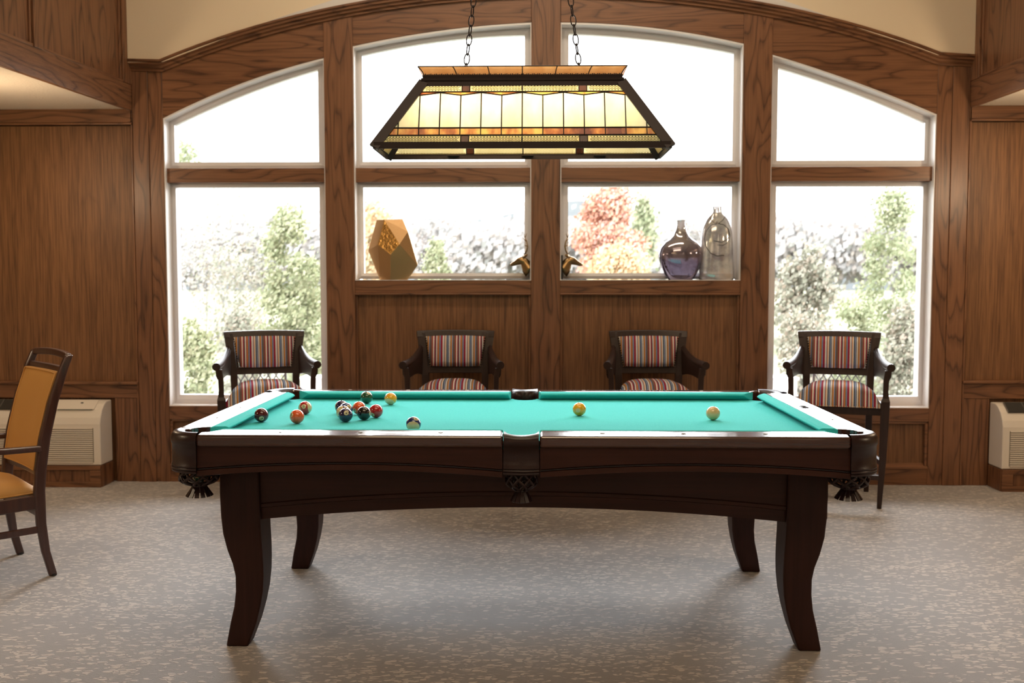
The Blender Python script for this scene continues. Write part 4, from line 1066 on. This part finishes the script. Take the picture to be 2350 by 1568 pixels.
# faceted gold vase
def gold_vase():
    def pt(cx, cy): return onY(800+cx/4.7, 420+cy/4.7, SY-.02)
    xc = onY(800+480/4.7, 600, SY)[0]
    R_ = empty('gold_vase', (xc, SY-.01, SZL)); tag(R_, 'faceted hammered gold vase on the sill of the left middle window', 'vase')
    # outline (front view) -> rings of irregular hexagon cross-sections so flat facets form
    def X(cx, cy): a = pt(cx, cy); return (a[0]-xc, a[1]-SZL)
    top = [X(300, 398), X(390, 398), X(582, 390)]
    V = {}
    def v(n, cx, cy, dy):
        a = X(cx, cy); V[n] = (a[0], dy, max(a[1], 0))
    v('tl', 300, 398, 0); v('tm', 392, 400, -.045); v('tr', 582, 390, -.01); v('tb', 440, 392, .05)
    v('l', 211, 730, -.01); v('ru', 648, 528, -.045); v('rl', 748, 888, -.02); v('fm', 470, 775, -.085); v('fl', 330, 670, -.070); v('fr', 565, 665, -.078)
    v('bl', 340, 1048, -.02); v('bm', 460, 1048, -.05); v('br', 640, 1046, -.02); v('bb', 480, 1046, .045); v('kb', 470, 700, .055); v('kr', 700, 640, .03); v('kl', 250, 560, .02)
    bm = bmesh.new(); Q = {k: bm.verts.new(p) for k, p in V.items()}
    F = [('tl', 'l', 'fl', 'tm'), ('tm', 'fl', 'fr'), ('tm', 'fr', 'ru', 'tr'), ('fl', 'fm', 'fr'), ('ru', 'fr', 'fm', 'rl'), ('l', 'bl', 'bm', 'fm', 'fl'), ('fm', 'bm', 'br', 'rl'),
         ('tl', 'kl', 'l'), ('tr', 'ru', 'kr'), ('kr', 'ru', 'rl'), ('tl', 'tb', 'kb', 'kl'), ('tb', 'tr', 'kr', 'kb'), ('kl', 'kb', 'bb', 'bl', 'l'), ('kb', 'kr', 'rl', 'br', 'bb'), ('bl', 'bb', 'br', 'bm'), ('tl', 'tm', 'tr', 'tb')]
    for f in F:
        fc = bm.faces.new([Q[k] for k in f]); fc.material_index = 1 if f in (('tm', 'fl', 'fr'), ('fl', 'fm', 'fr')) else 0
    bmesh.ops.triangulate(bm, faces=[f for f in bm.faces if len(f.verts) > 3])
    new_obj('vase_body', bm, [gold, goldleaf], R_, bevel=.001)
    bm = bmesh.new(); vs = [Vector(V[k]) for k in ('tl', 'tm', 'tr', 'tb')]; prism(bm, [(p.x*.94, p.y*.9) for p in vs], 'xy', V['tm'][2]-.001, V['tm'][2]+.0015); new_obj('vase_mouth', bm, black_m, R_)
gold_vase()
# deer head bookends
def deer(px, s, label):
    # s=-1: faces left (-x) attached on a plate at its right
    x, z = onY(px, 640, WY+.05); R_ = empty('deer_bookend', (x, WY+.05, SZL)); tag(R_, label, 'bookend', 'deer head bookends')
    k = s
    bm = bmesh.new(); box(bm, min(0, k*.165), max(0, k*.165), -.045, .045, 0, .005); new_obj('base_plate', bm, black_m, R_, bevel=.001)
    bm = bmesh.new(); box(bm, min(0, k*.008), max(0, k*.008), -.045, .045, 0, .163); new_obj('upright_plate', bm, black_m, R_, bevel=.001)
    # head: rings along an S path (neck -> skull -> muzzle), elliptical sections
    path = [(.006, .060, .050, .034), (.020, .076, .045, .031), (.034, .100, .037, .026), (.048, .120, .031, .024), (.064, .128, .030, .025), (.082, .123, .025, .021), (.104, .112, .017, .015), (.124, .103, .013, .012), (.136, .099, .0085, .008), (.142, .098, .004, .004)]
    bm = bmesh.new(); R = []; n = len(path)
    for i, (a, z_, rv, rh) in enumerate(path):
        b_ = path[min(i+1, n-1)]; c_ = path[max(i-1, 0)]; t = Vector((k*(b_[0]-c_[0]), 0, b_[1]-c_[1])).normalized()
        if i == 0: t = Vector((k*.8, 0, .6)).normalized()
        u = Vector((0, 1, 0)); v = t.cross(u)
        R.append([Vector((k*a, 0, z_))+u*math.cos(q*math.pi/7)*rh+v*math.sin(q*math.pi/7)*rv for q in range(14)])
    loft(bm, R); hd = new_obj('deer_head', bm, bronze, R_, smooth=True)
    for sy in (-1, 1):
        bm = bmesh.new(); tube(bm, [(k*.056, sy*.014, .143), (k*.044, sy*.034, .156), (k*.030, sy*.048, .164), (k*.022, sy*.055, .166)], [.004, .0115, .009, .001], 8, flat=(1, .45)); new_obj('ear', bm, bronze, hd, True)
        bm = bmesh.new(); beam = [(k*.058, sy*.008, .146), (k*.044, sy*.020, .168), (k*.030, sy*.034, .195), (k*.024, sy*.040, .224), (k*.030, sy*.036, .254), (k*.042, sy*.026, .280), (k*.048, sy*.020, .302)]
        tube(bm, beam, [.0058, .0052, .0047, .0042, .0036, .0028, .001], 7)
        for b0, e in ((1, (k*.058, sy*.026, .190)), (3, (k*.046, sy*.040, .232)), (4, (k*.054, sy*.036, .278)), (5, (k*.030, sy*.030, .308))):
            p = Vector(beam[b0]); e = Vector(e); tube(bm, [p, (p+e)/2+Vector((0, sy*.002, -.003)), e], [.0026, .002, .0006], 6)
        new_obj('antler', bm, bronze, hd, True)
        bm = bmesh.new(); bmesh.ops.create_icosphere(bm, subdivisions=2, radius=.0032, matrix=Matrix.Translation((k*.084, sy*.0175, .128))); new_obj('eye', bm, black_m, hd, True)
deer(1219, -1, 'bronze deer head bookend facing left at the centre post')
deer(1288, 1, 'bronze deer head bookend facing right at the centre post')
# glass vases
smoke = mat('smoky_mercury_glass', (.20, .17, .24), .08, .55, coat=.5)
P(smoke).inputs['Transmission Weight'].default_value = .35
nzz = noise(smoke, coords(smoke, (1, 1, 1), False), 14, 4, .6)
tcx = N(smoke, 'ShaderNodeTexCoord'); sxx = N(smoke, 'ShaderNodeSeparateXYZ'); L(smoke, tcx.outputs['Object'], sxx.inputs[0])
kk = math_(smoke, 'ADD', math_(smoke, 'MULTIPLY', sxx.outputs[2], 2.2), math_(smoke, 'MULTIPLY', nzz, .35))
rr_ = ramp(smoke, kk, [(.15, (.34, .30, .42)), (.42, (.16, .12, .18)), (.62, (.34, .29, .34)), (.95, (.66, .63, .62))]); L(smoke, rr_.outputs[0], P(smoke).inputs['Base Color'])
milky = mat('silvered_clear_glass', (.55, .53, .50), .10, .35, coat=.6); P(milky).inputs['Transmission Weight'].default_value = .45
nz2 = noise(milky, coords(milky, (1, 1, 1), False), 9, 4, .65)
r2 = ramp(milky, nz2, [(.38, (.42, .39, .42)), (.52, (.70, .68, .66)), (.66, (.80, .72, .64))]); L(milky, r2.outputs[0], P(milky).inputs['Base Color'])
def vase(px, yoff, prof, sy, m, name, label):
    x = onY(px, 600, SY)[0]; s = SY/FOC
    R_ = empty(name, (x, SY+yoff, SZL)); tag(R_, label, 'vase')
    bm = bmesh.new(); outer = [(r*s, z*s) for r, z in prof]; th = .004
    inner = [(max(r-th, .002), max(z, .008)) for r, z in outer][::-1]
    loft(bm, [[(r*math.cos(2*math.pi*q/48), r*math.sin(2*math.pi*q/48)*sy if r*sy > .02 else r*math.sin(2*math.pi*q/48), z) for q in range(48)] for r, z in outer])
    new_obj('vase_body', bm, m, R_, smooth=60); return R_, s
pf = [(27, 0), (29, 3), (36, 12), (44, 28), (49.5, 45), (50.5, 58), (47, 72), (38, 85), (27, 92), (18, 100), (12.5, 112), (10, 122), (9, 132), (10, 135)]
vase(1562, .0, pf, .60, smoke, 'round_smoky_vase', 'round smoky purple glass vase with narrow neck on the sill')
pf = [(38, 0), (40, 3), (40, 20), (38, 50), (37, 80), (35, 105), (31, 122), (24, 138), (15, 148), (10.5, 153), (9.8, 160), (10.3, 166)]
vr, s_ = vase(1645, .012, pf, .62, milky, 'tall_silvered_vase', 'tall silvered glass bottle vase with wire ring beside the round vase')
bm = bmesh.new()
def ringpts(cx, cz, r0, r1, a0, a1, n, yo=-.072): return [(cx+(r0+(r1-r0)*i/n)*math.cos(math.radians(a0+(a1-a0)*i/n)), yo-.012*0, cz+(r0+(r1-r0)*i/n)*math.sin(math.radians(a0+(a1-a0)*i/n))) for i in range(n+1)]
sC = s_/4.7
def vp(cx, cy, dy=-.070): return ((cx-1857)*sC, dy, (1035-cy)*sC)
tube(bm, [vp(1825, 445), vp(1770, 460), vp(1722, 520), vp(1705, 600, -.074), vp(1720, 680, -.074), vp(1770, 750, -.074), vp(1840, 783, -.075), vp(1915, 775, -.072)], .0022, 6)
tube(bm, [vp(1850, 440), vp(1905, 450), vp(1950, 490), vp(1968, 560, -.070), vp(1945, 610), vp(1890, 638, -.073), vp(1800, 620, -.075)], .0022, 6)
tube(bm, [vp(1850, 440), vp(1915, 455), vp(1962, 500), vp(1978, 570, -.068), vp(1955, 640), vp(1900, 672, -.072), vp(1840, 665, -.074)], .0018, 6)
tube(bm, [vp(1762, 355, -.050), vp(1775, 395, -.056), vp(1822, 445, -.068)], .0018, 6); tube(bm, [vp(1942, 350, -.045), vp(1905, 400, -.058), vp(1850, 442, -.068)], .0018, 6)
new_obj('wire_ring', bm, black_m, vr, True)
bm = bmesh.new(); c = vp(1832, 430, -.076); bmesh.ops.create_uvsphere(bm, u_segments=14, v_segments=8, radius=1, matrix=Matrix.Translation(c) @ Matrix.Diagonal((.0085, .005, .012, 1))); new_obj('wire_bead', bm, mat('grey_bead', (.28, .24, .22), .5), vr, True)

# ================================================================== OUTSIDE
GZ = -3.2
def leafmat(name, a, b, c=None):
    m = mat(name, a, .8, spec=.1); g = N(m, 'ShaderNodeNewGeometry')
    st = [(0, a), (.6, b)]+([(.95, c)] if c else []); r = ramp(m, g.outputs['Random Per Island'], st); L(m, r.outputs[0], P(m).inputs['Base Color'])
    P(m).inputs['Subsurface Weight'].default_value = 0; return m
g_ev = leafmat('evergreen_foliage', (.13, .18, .09), (.20, .25, .12), (.30, .33, .19))  # foliage colours below are paled to hold the haze and overexposure outside
g_pale = leafmat('haze_paled_autumn_foliage', (.26, .27, .21), (.34, .33, .27), (.38, .32, .26))
g_red = leafmat('coral_autumn_foliage', (.62, .32, .24), (.68, .42, .30), (.64, .38, .34))
g_oran = leafmat('orange_autumn_foliage', (.62, .42, .26), (.68, .50, .32), (.50, .46, .30))
g_bush = leafmat('shrub_foliage', (.26, .30, .18), (.37, .39, .25), (.43, .43, .30))
g_far = leafmat('haze_paled_woodland', (.40, .40, .39), (.43, .40, .385), (.47, .41, .37))
bark = mat('grey_bark', (.17, .155, .15), .9)
hillm = mat('far_hill', (.25, .265, .28), 1, spec=0)  # pale blue of the distance haze is put into the hill colour
gm = mat('winter_grass', (.52, .50, .42), 1, spec=0); L(gm, ramp(gm, noise(gm, coords(gm, (1, 1, 1), False), .15, 4), [(.35, (.18, .20, .12)), (.6, (.28, .26, .21))]).outputs[0], P(gm).inputs['Base Color'])
bm = bmesh.new(); box(bm, -300, 300, 9, 500, GZ-.2, GZ); box(bm, -30, 30, 6.95, 9, GZ-.2, GZ+.0)
struct('floor_outside', bm, gm, 'pale grass ground outside the windows')
bpy.data.objects['floor_outside'].name = 'ground'; tag(bpy.data.objects['ground'], None, 'ground')
def leaves(bm, pts, size, rng, bias=.7):
    size = size*.55; pts = [p for p in pts for _ in (0, 1)]; pts = [(p[0]+rng.gauss(0, size*1.6), p[1]+rng.gauss(0, size*1.6), p[2]+rng.gauss(0, size*1.6)) for p in pts]
    for p in pts:
        a = Vector((rng.gauss(0, .6), rng.gauss(-bias, .6), rng.gauss(bias*.5, .6))).normalized(); b = a.orthogonal().normalized(); c = a.cross(b); s = size*rng.uniform(.6, 1.3)
        p = Vector(p); bm.faces.new([bm.verts.new(p+b*s+c*s*.2), bm.verts.new(p+c*s*.6), bm.verts.new(p-b*s), bm.verts.new(p-c*s*.6)])
def branch(bm, p, d, ln, r, lvl, rng, tips, spread=.55):
    pts = [p]; q = p.copy(); dd = d.copy()
    for i in range(4):
        dd = (dd+Vector((rng.gauss(0, .13), rng.gauss(0, .13), rng.gauss(0, .08)+.04))).normalized(); q = q+dd*ln/4; pts.append(q.copy())
    tube(bm, pts, [r*(1-.13*i) for i in range(5)], 5 if lvl else 7); tips.extend(pts[2:])
    if lvl <= 0: return
    for k in range(3 if lvl > 1 else 3):
        st = pts[rng.choice((2, 3, 4))]; a = Vector((rng.gauss(0, 1), rng.gauss(0, 1), rng.gauss(0, .5))).normalized()
        branch(bm, st, (dd+a*spread*1.5).normalized(), ln*rng.uniform(.55, .75), r*.5, lvl-1, rng, tips, spread)
def tree(name, px, Y, pytop, pybase, halfw, kind, m, label, cat='tree', n=2500, size=.09, seed=1, group=None):
    rng = random.Random(seed); x, zt = onY(px, pytop, Y); zbv = onY(px, pybase, Y)[1]; hw = halfw*Y/FOC; zg = GZ
    R_ = empty(name, (x, Y, zg)); tag(R_, label, cat, group)
    H_ = zt-zg; h0 = zbv-zg
    tb = bmesh.new(); tips = []
    if kind == 'conifer':
        tube(tb, [(0, 0, 0), (.05, 0, H_*.5), (0, 0, H_*.97)], [.13, .09, .02], 8); pts = []
        for i in range(n):
            v = rng.random()**.8; z = h0+(H_-h0)*v; rad = hw*(1-v)**.75*(.75+.25*math.sin(v*40+rng.random())); a = rng.random()*6.283; rr = rad*rng.random()**.45
            pts.append((rr*math.cos(a), rr*math.sin(a), z-rr*.25))
    elif kind == 'bare':
        branch(tb, Vector((0, 0, 0)), Vector((0, 0, 1)), H_*.45, .025+.004*H_, 4, rng, tips, .6)
        mx = max(max(abs(t.x) for t in tips), .1); mz = max(t.z for t in tips)
        bmesh.ops.transform(tb, matrix=Matrix.Diagonal((hw/mx, hw/mx, H_/mz, 1)), verts=tb.verts[:])
        tips = [Vector((t.x*hw/mx, t.y*hw/mx, t.z*H_/mz)) for t in tips if t.z > mz*.3]; pts = []
        for i in range(n):
            t = rng.choice(tips); pts.append((t.x+rng.gauss(0, .22), t.y+rng.gauss(0, .22), t.z+rng.gauss(0, .2)))
    else:  # round clumps
        branch(tb, Vector((0, 0, 0)), Vector((0, 0, 1)), h0+(H_-h0)*.4, .05, 2, rng, tips)
        mx = max([max(abs(t.x), abs(t.y)) for t in tips]+[.1]); bmesh.ops.transform(tb, matrix=Matrix.Diagonal((hw*.7/mx, hw*.7/mx, .95*H_/max(max(t.z for t in tips), H_*.6), 1)), verts=tb.verts[:])
        cl = []; 
        for i in range(34):
            v = rng.uniform(.03, .97); rad = hw*math.sqrt(max(.08, 1-(2*v-.9)**2*.85)); a = rng.random()*6.283; rr = rad*rng.random()**.6*.8
            cl.append((rr*math.cos(a), rr*math.sin(a), h0+(H_-h0)*v, hw*rng.uniform(.20, .40)))
        pts = []
        for i in range(n):
            c = rng.choice(cl); d_ = Vector((rng.gauss(0, 1), rng.gauss(0, 1), rng.gauss(0, .8))).normalized()*c[3]*rng.random()**.4; pts.append((c[0]+d_.x, c[1]+d_.y, c[2]+d_.z))
    new_obj('trunk', tb, bark, R_, True)
    lb = bmesh.new(); leaves(lb, pts, size, rng); new_obj('foliage', lb, m, R_)
TG = 'trees outside the windows'
tree('bare_tree', 505, 15, 428, 700, 110, 'bare', g_pale, 'pale bare tree seen in the left half of the left tall window', n=1500, size=.05, seed=3, group=TG)
tree('bare_tree', 450, 19, 440, 700, 70, 'bare', g_far, 'greyish bare tree behind the frame side of the left tall window', n=1500, size=.06, seed=9, group=TG)
tree('evergreen_tree', 675, 12, 482, 860, 82, 'clump', g_bush, 'green evergreen tree at the right side of the left tall window', n=4200, size=.055, seed=4, group=TG)
tree('evergreen_tree', 425, 21, 322, 392, 44, 'clump', g_bush, 'tree top rising into the upper left window pane', n=600, size=.06, seed=44, group=TG)
tree('orange_tree', 852, 24, 470, 640, 42, 'clump', g_oran, 'orange tree behind the gold vase', n=1400, size=.12, seed=5, group=TG)
tree('bare_tree', 985, 14, 470, 700, 80, 'bare', g_far, 'thin bare tree in the window behind the gold vase', n=500, size=.025, seed=6, group=TG)
tree('green_bush', 1000, 13, 560, 680, 55, 'conifer', g_bush, 'small green conifer right of the gold vase', n=900, size=.05, seed=7, group=TG)
tree('coral_tree', 1395, 16, 436, 640, 75, 'clump', g_red, 'tall coral red autumn tree behind the middle right window', n=8000, size=.075, seed=8, group=TG)
tree('orange_tree', 1420, 14, 585, 660, 80, 'clump', g_oran, 'low orange foliage in front of the coral tree', n=1300, size=.07, seed=18, group=TG)
tree('evergreen_tree', 1478, 26, 462, 600, 32, 'conifer', g_bush, 'grey green evergreen right of the coral tree', n=1300, size=.12, seed=10, group=TG)
tree('orange_tree', 1580, 30, 505, 620, 60, 'clump', g_far, 'pale tree behind the round smoky vase', n=900, size=.14, seed=11, group=TG)
tree('evergreen_tree', 2045, 15, 445, 760, 72, 'clump', g_bush, 'slender pale green tree at the right side of the right tall window', n=2600, size=.06, seed=12, group=TG)
tree('pale_tree', 1850, 14, 560, 820, 70, 'clump', g_pale, 'pale green tree in the left part of the right tall window', n=2600, size=.07, seed=13, group=TG)
tree('bare_tree', 1845, 10, 700, 900, 40, 'bare', g_pale, 'white trunked young tree beside the right end bar chair', n=300, size=.04, seed=15, group=TG)
for i, (px, Y, pt_, hw_, s_d, lb_) in enumerate(((440, 10.5, 740, 60, 21, 'yellow green shrub low in the left tall window'), (560, 13.5, 700, 80, 22, 'broad green shrub behind the leftmost bar chair'), (700, 15.5, 640, 60, 23, 'bushy shrub below the evergreen tree'), (1840, 11.5, 730, 70, 24, 'shrub left of the rightmost bar chair'), (1960, 13, 690, 70, 25, 'wide shrub behind the rightmost bar chair'), (2080, 12, 700, 60, 26, 'shrub at the right edge of the right window'))):
    tree('shrub', px, Y+.0, pt_, 1000, hw_, 'clump', g_pale if i % 2 else g_bush, lb_, 'shrub', 2600, .055, s_d, 'shrubs outside the windows')
# distant woodland belt and hills
def crowns(name, Y, top, m, label, n, rad, seed):
    rng = random.Random(seed); bm = bmesh.new(); x0, x1 = onY(200, 600, Y)[0], onY(2300, 600, Y)[0]
    for i in range(n):
        x = rng.uniform(x0, x1); r_ = rad*rng.uniform(.6, 1.25); z = onY(1200, top+rng.uniform(-8, 60), Y)[1]-r_
        yy = Y+rng.uniform(-4, 4); pp = []
        for _ in range(42):
            d = Vector((rng.gauss(0, 1), rng.gauss(-.5, .8), rng.gauss(.2, 1))).normalized()*r_*rng.uniform(.8, 1.05); pp.append((x+d.x, yy+d.y, z+d.z))
        leaves(bm, pp, .62, rng, 1.6)
    return tag(new_obj(name, bm, m), label, 'woodland', None, 'stuff')
crowns('woodland', 75, 516, g_far, 'hazy distant belt of autumn tree crowns along the horizon', 520, 1.15, 3)
def belt(name, Y, top, amp, m, label, n, size, seed):
    rng = random.Random(seed); bm = bmesh.new(); pts = []
    x0, x1 = onY(250, 600, Y)[0], onY(2250, 600, Y)[0]
    for i in range(n):
        x = rng.uniform(x0, x1); h = onY(1200, top, Y)[1]+amp*(math.sin(x*.35+seed)+.6*math.sin(x*.9)+.4*math.sin(x*2.1)); z = GZ+(h-GZ)*rng.random()**.6; pts.append((x, Y+rng.uniform(-2, 2), z))
    leaves(bm, pts, size, rng); o = new_obj(name, bm, m); tag(o, label, 'woodland', None, 'stuff')
0 and belt('woodland', 70, 520, 1.0, g_far, 'hazy distant belt of autumn woodland across the horizon', 42000, .22, 2)
0 and belt('woodland', 33, 690, .5, g_pale, 'nearer pale brush and undergrowth belt down the slope', 26000, .10, 5)
bm = bmesh.new(); xs = seq(-260, 260, 60)
band(bm, [(x, GZ) for x in xs], [(x, onY(1200, 500, 400)[1]+5*math.sin(x*.03+1)+2*math.sin(x*.09)) for x in xs], 400, 430)
tag(new_obj('far_hill', bm, hillm), 'pale blue hill on the horizon', 'hill')
# terrace with patio furniture outside the tall windows
deck = mat('pale_concrete', (.60, .57, .52), .9)
wp = mat('white_resin', (.80, .80, .80), .5)
for nm, pxc, lb_ in (('left', 590, 'leftmost'), ('right', 1935, 'rightmost')):
    x, _ = onY(pxc, 880, 8.0)
    z0 = .12
    bm = bmesh.new(); box(bm, x-1.1, x+1.1, 7.3, 9.0, z0-.12, z0); box(bm, x-1.0, x-.8, 7.5, 8.8, GZ, z0-.12); box(bm, x+.8, x+1.0, 7.5, 8.8, GZ, z0-.12)
    tag(new_obj('terrace', bm, deck), 'concrete terrace outside the %s tall window' % nm, 'terrace')
    b = empty('garden_bench', (x, 8.1, z0)); tag(b, 'lattice backed metal garden bench outside behind the %s bar chair' % lb_, 'bench')
    zt_ = onY(pxc, 845, 8.1)[1]-z0; zb_ = onY(pxc, 905, 8.1)[1]-z0
    bm = bmesh.new(); n = 7; w_ = .46
    for k in range(-3, n):
        for s in (1, -1):
            a = Vector((s*(-w_/2+w_*k/n*1.0), 0, zb_)); e = a+Vector((s*(zt_-zb_)*.62, 0, zt_-zb_))
            if max(abs(a.x), abs(e.x)) < w_*.62: tube(bm, [a, e], .005, 6)
    rod(bm, (-w_/2, 0, zt_), (w_/2, 0, zt_), .014, .014); rod(bm, (-w_/2, 0, zb_), (w_/2, 0, zb_), .014, .014)
    new_obj('lattice_back', bm, iron, b)
    bm = bmesh.new(); box(bm, -w_/2, w_/2, -.42, 0, zb_-.03, zb_); new_obj('seat', bm, wp, b, bevel=.004)
    for sx in (-1, 1):
        for yy in (-.40, -.02):
            bm = bmesh.new(); rod(bm, (sx*w_*.47, yy, 0), (sx*w_*.47, yy, zb_ if yy < -.1 else zt_), .016, .016); new_obj('leg', bm, iron, b)
    pxt = 722 if nm == 'left' else 1795
    xt, _ = onY(pxt, 870, 8.6); zt2 = onY(pxt, 864, 8.6)[1]
    q = empty('patio_box', (xt, 8.6, z0)); tag(q, 'white storage box on the terrace outside the %s tall window' % nm, 'box')
    bm = bmesh.new(); box(bm, -.10, .10, -.12, .12, 0, zt2-z0-.02); new_obj('box_body', bm, wp, q, bevel=.004)
    bm = bmesh.new(); box(bm, -.115, .115, -.135, .135, zt2-z0-.02, zt2-z0); new_obj('box_lid', bm, wp, q, bevel=.004)
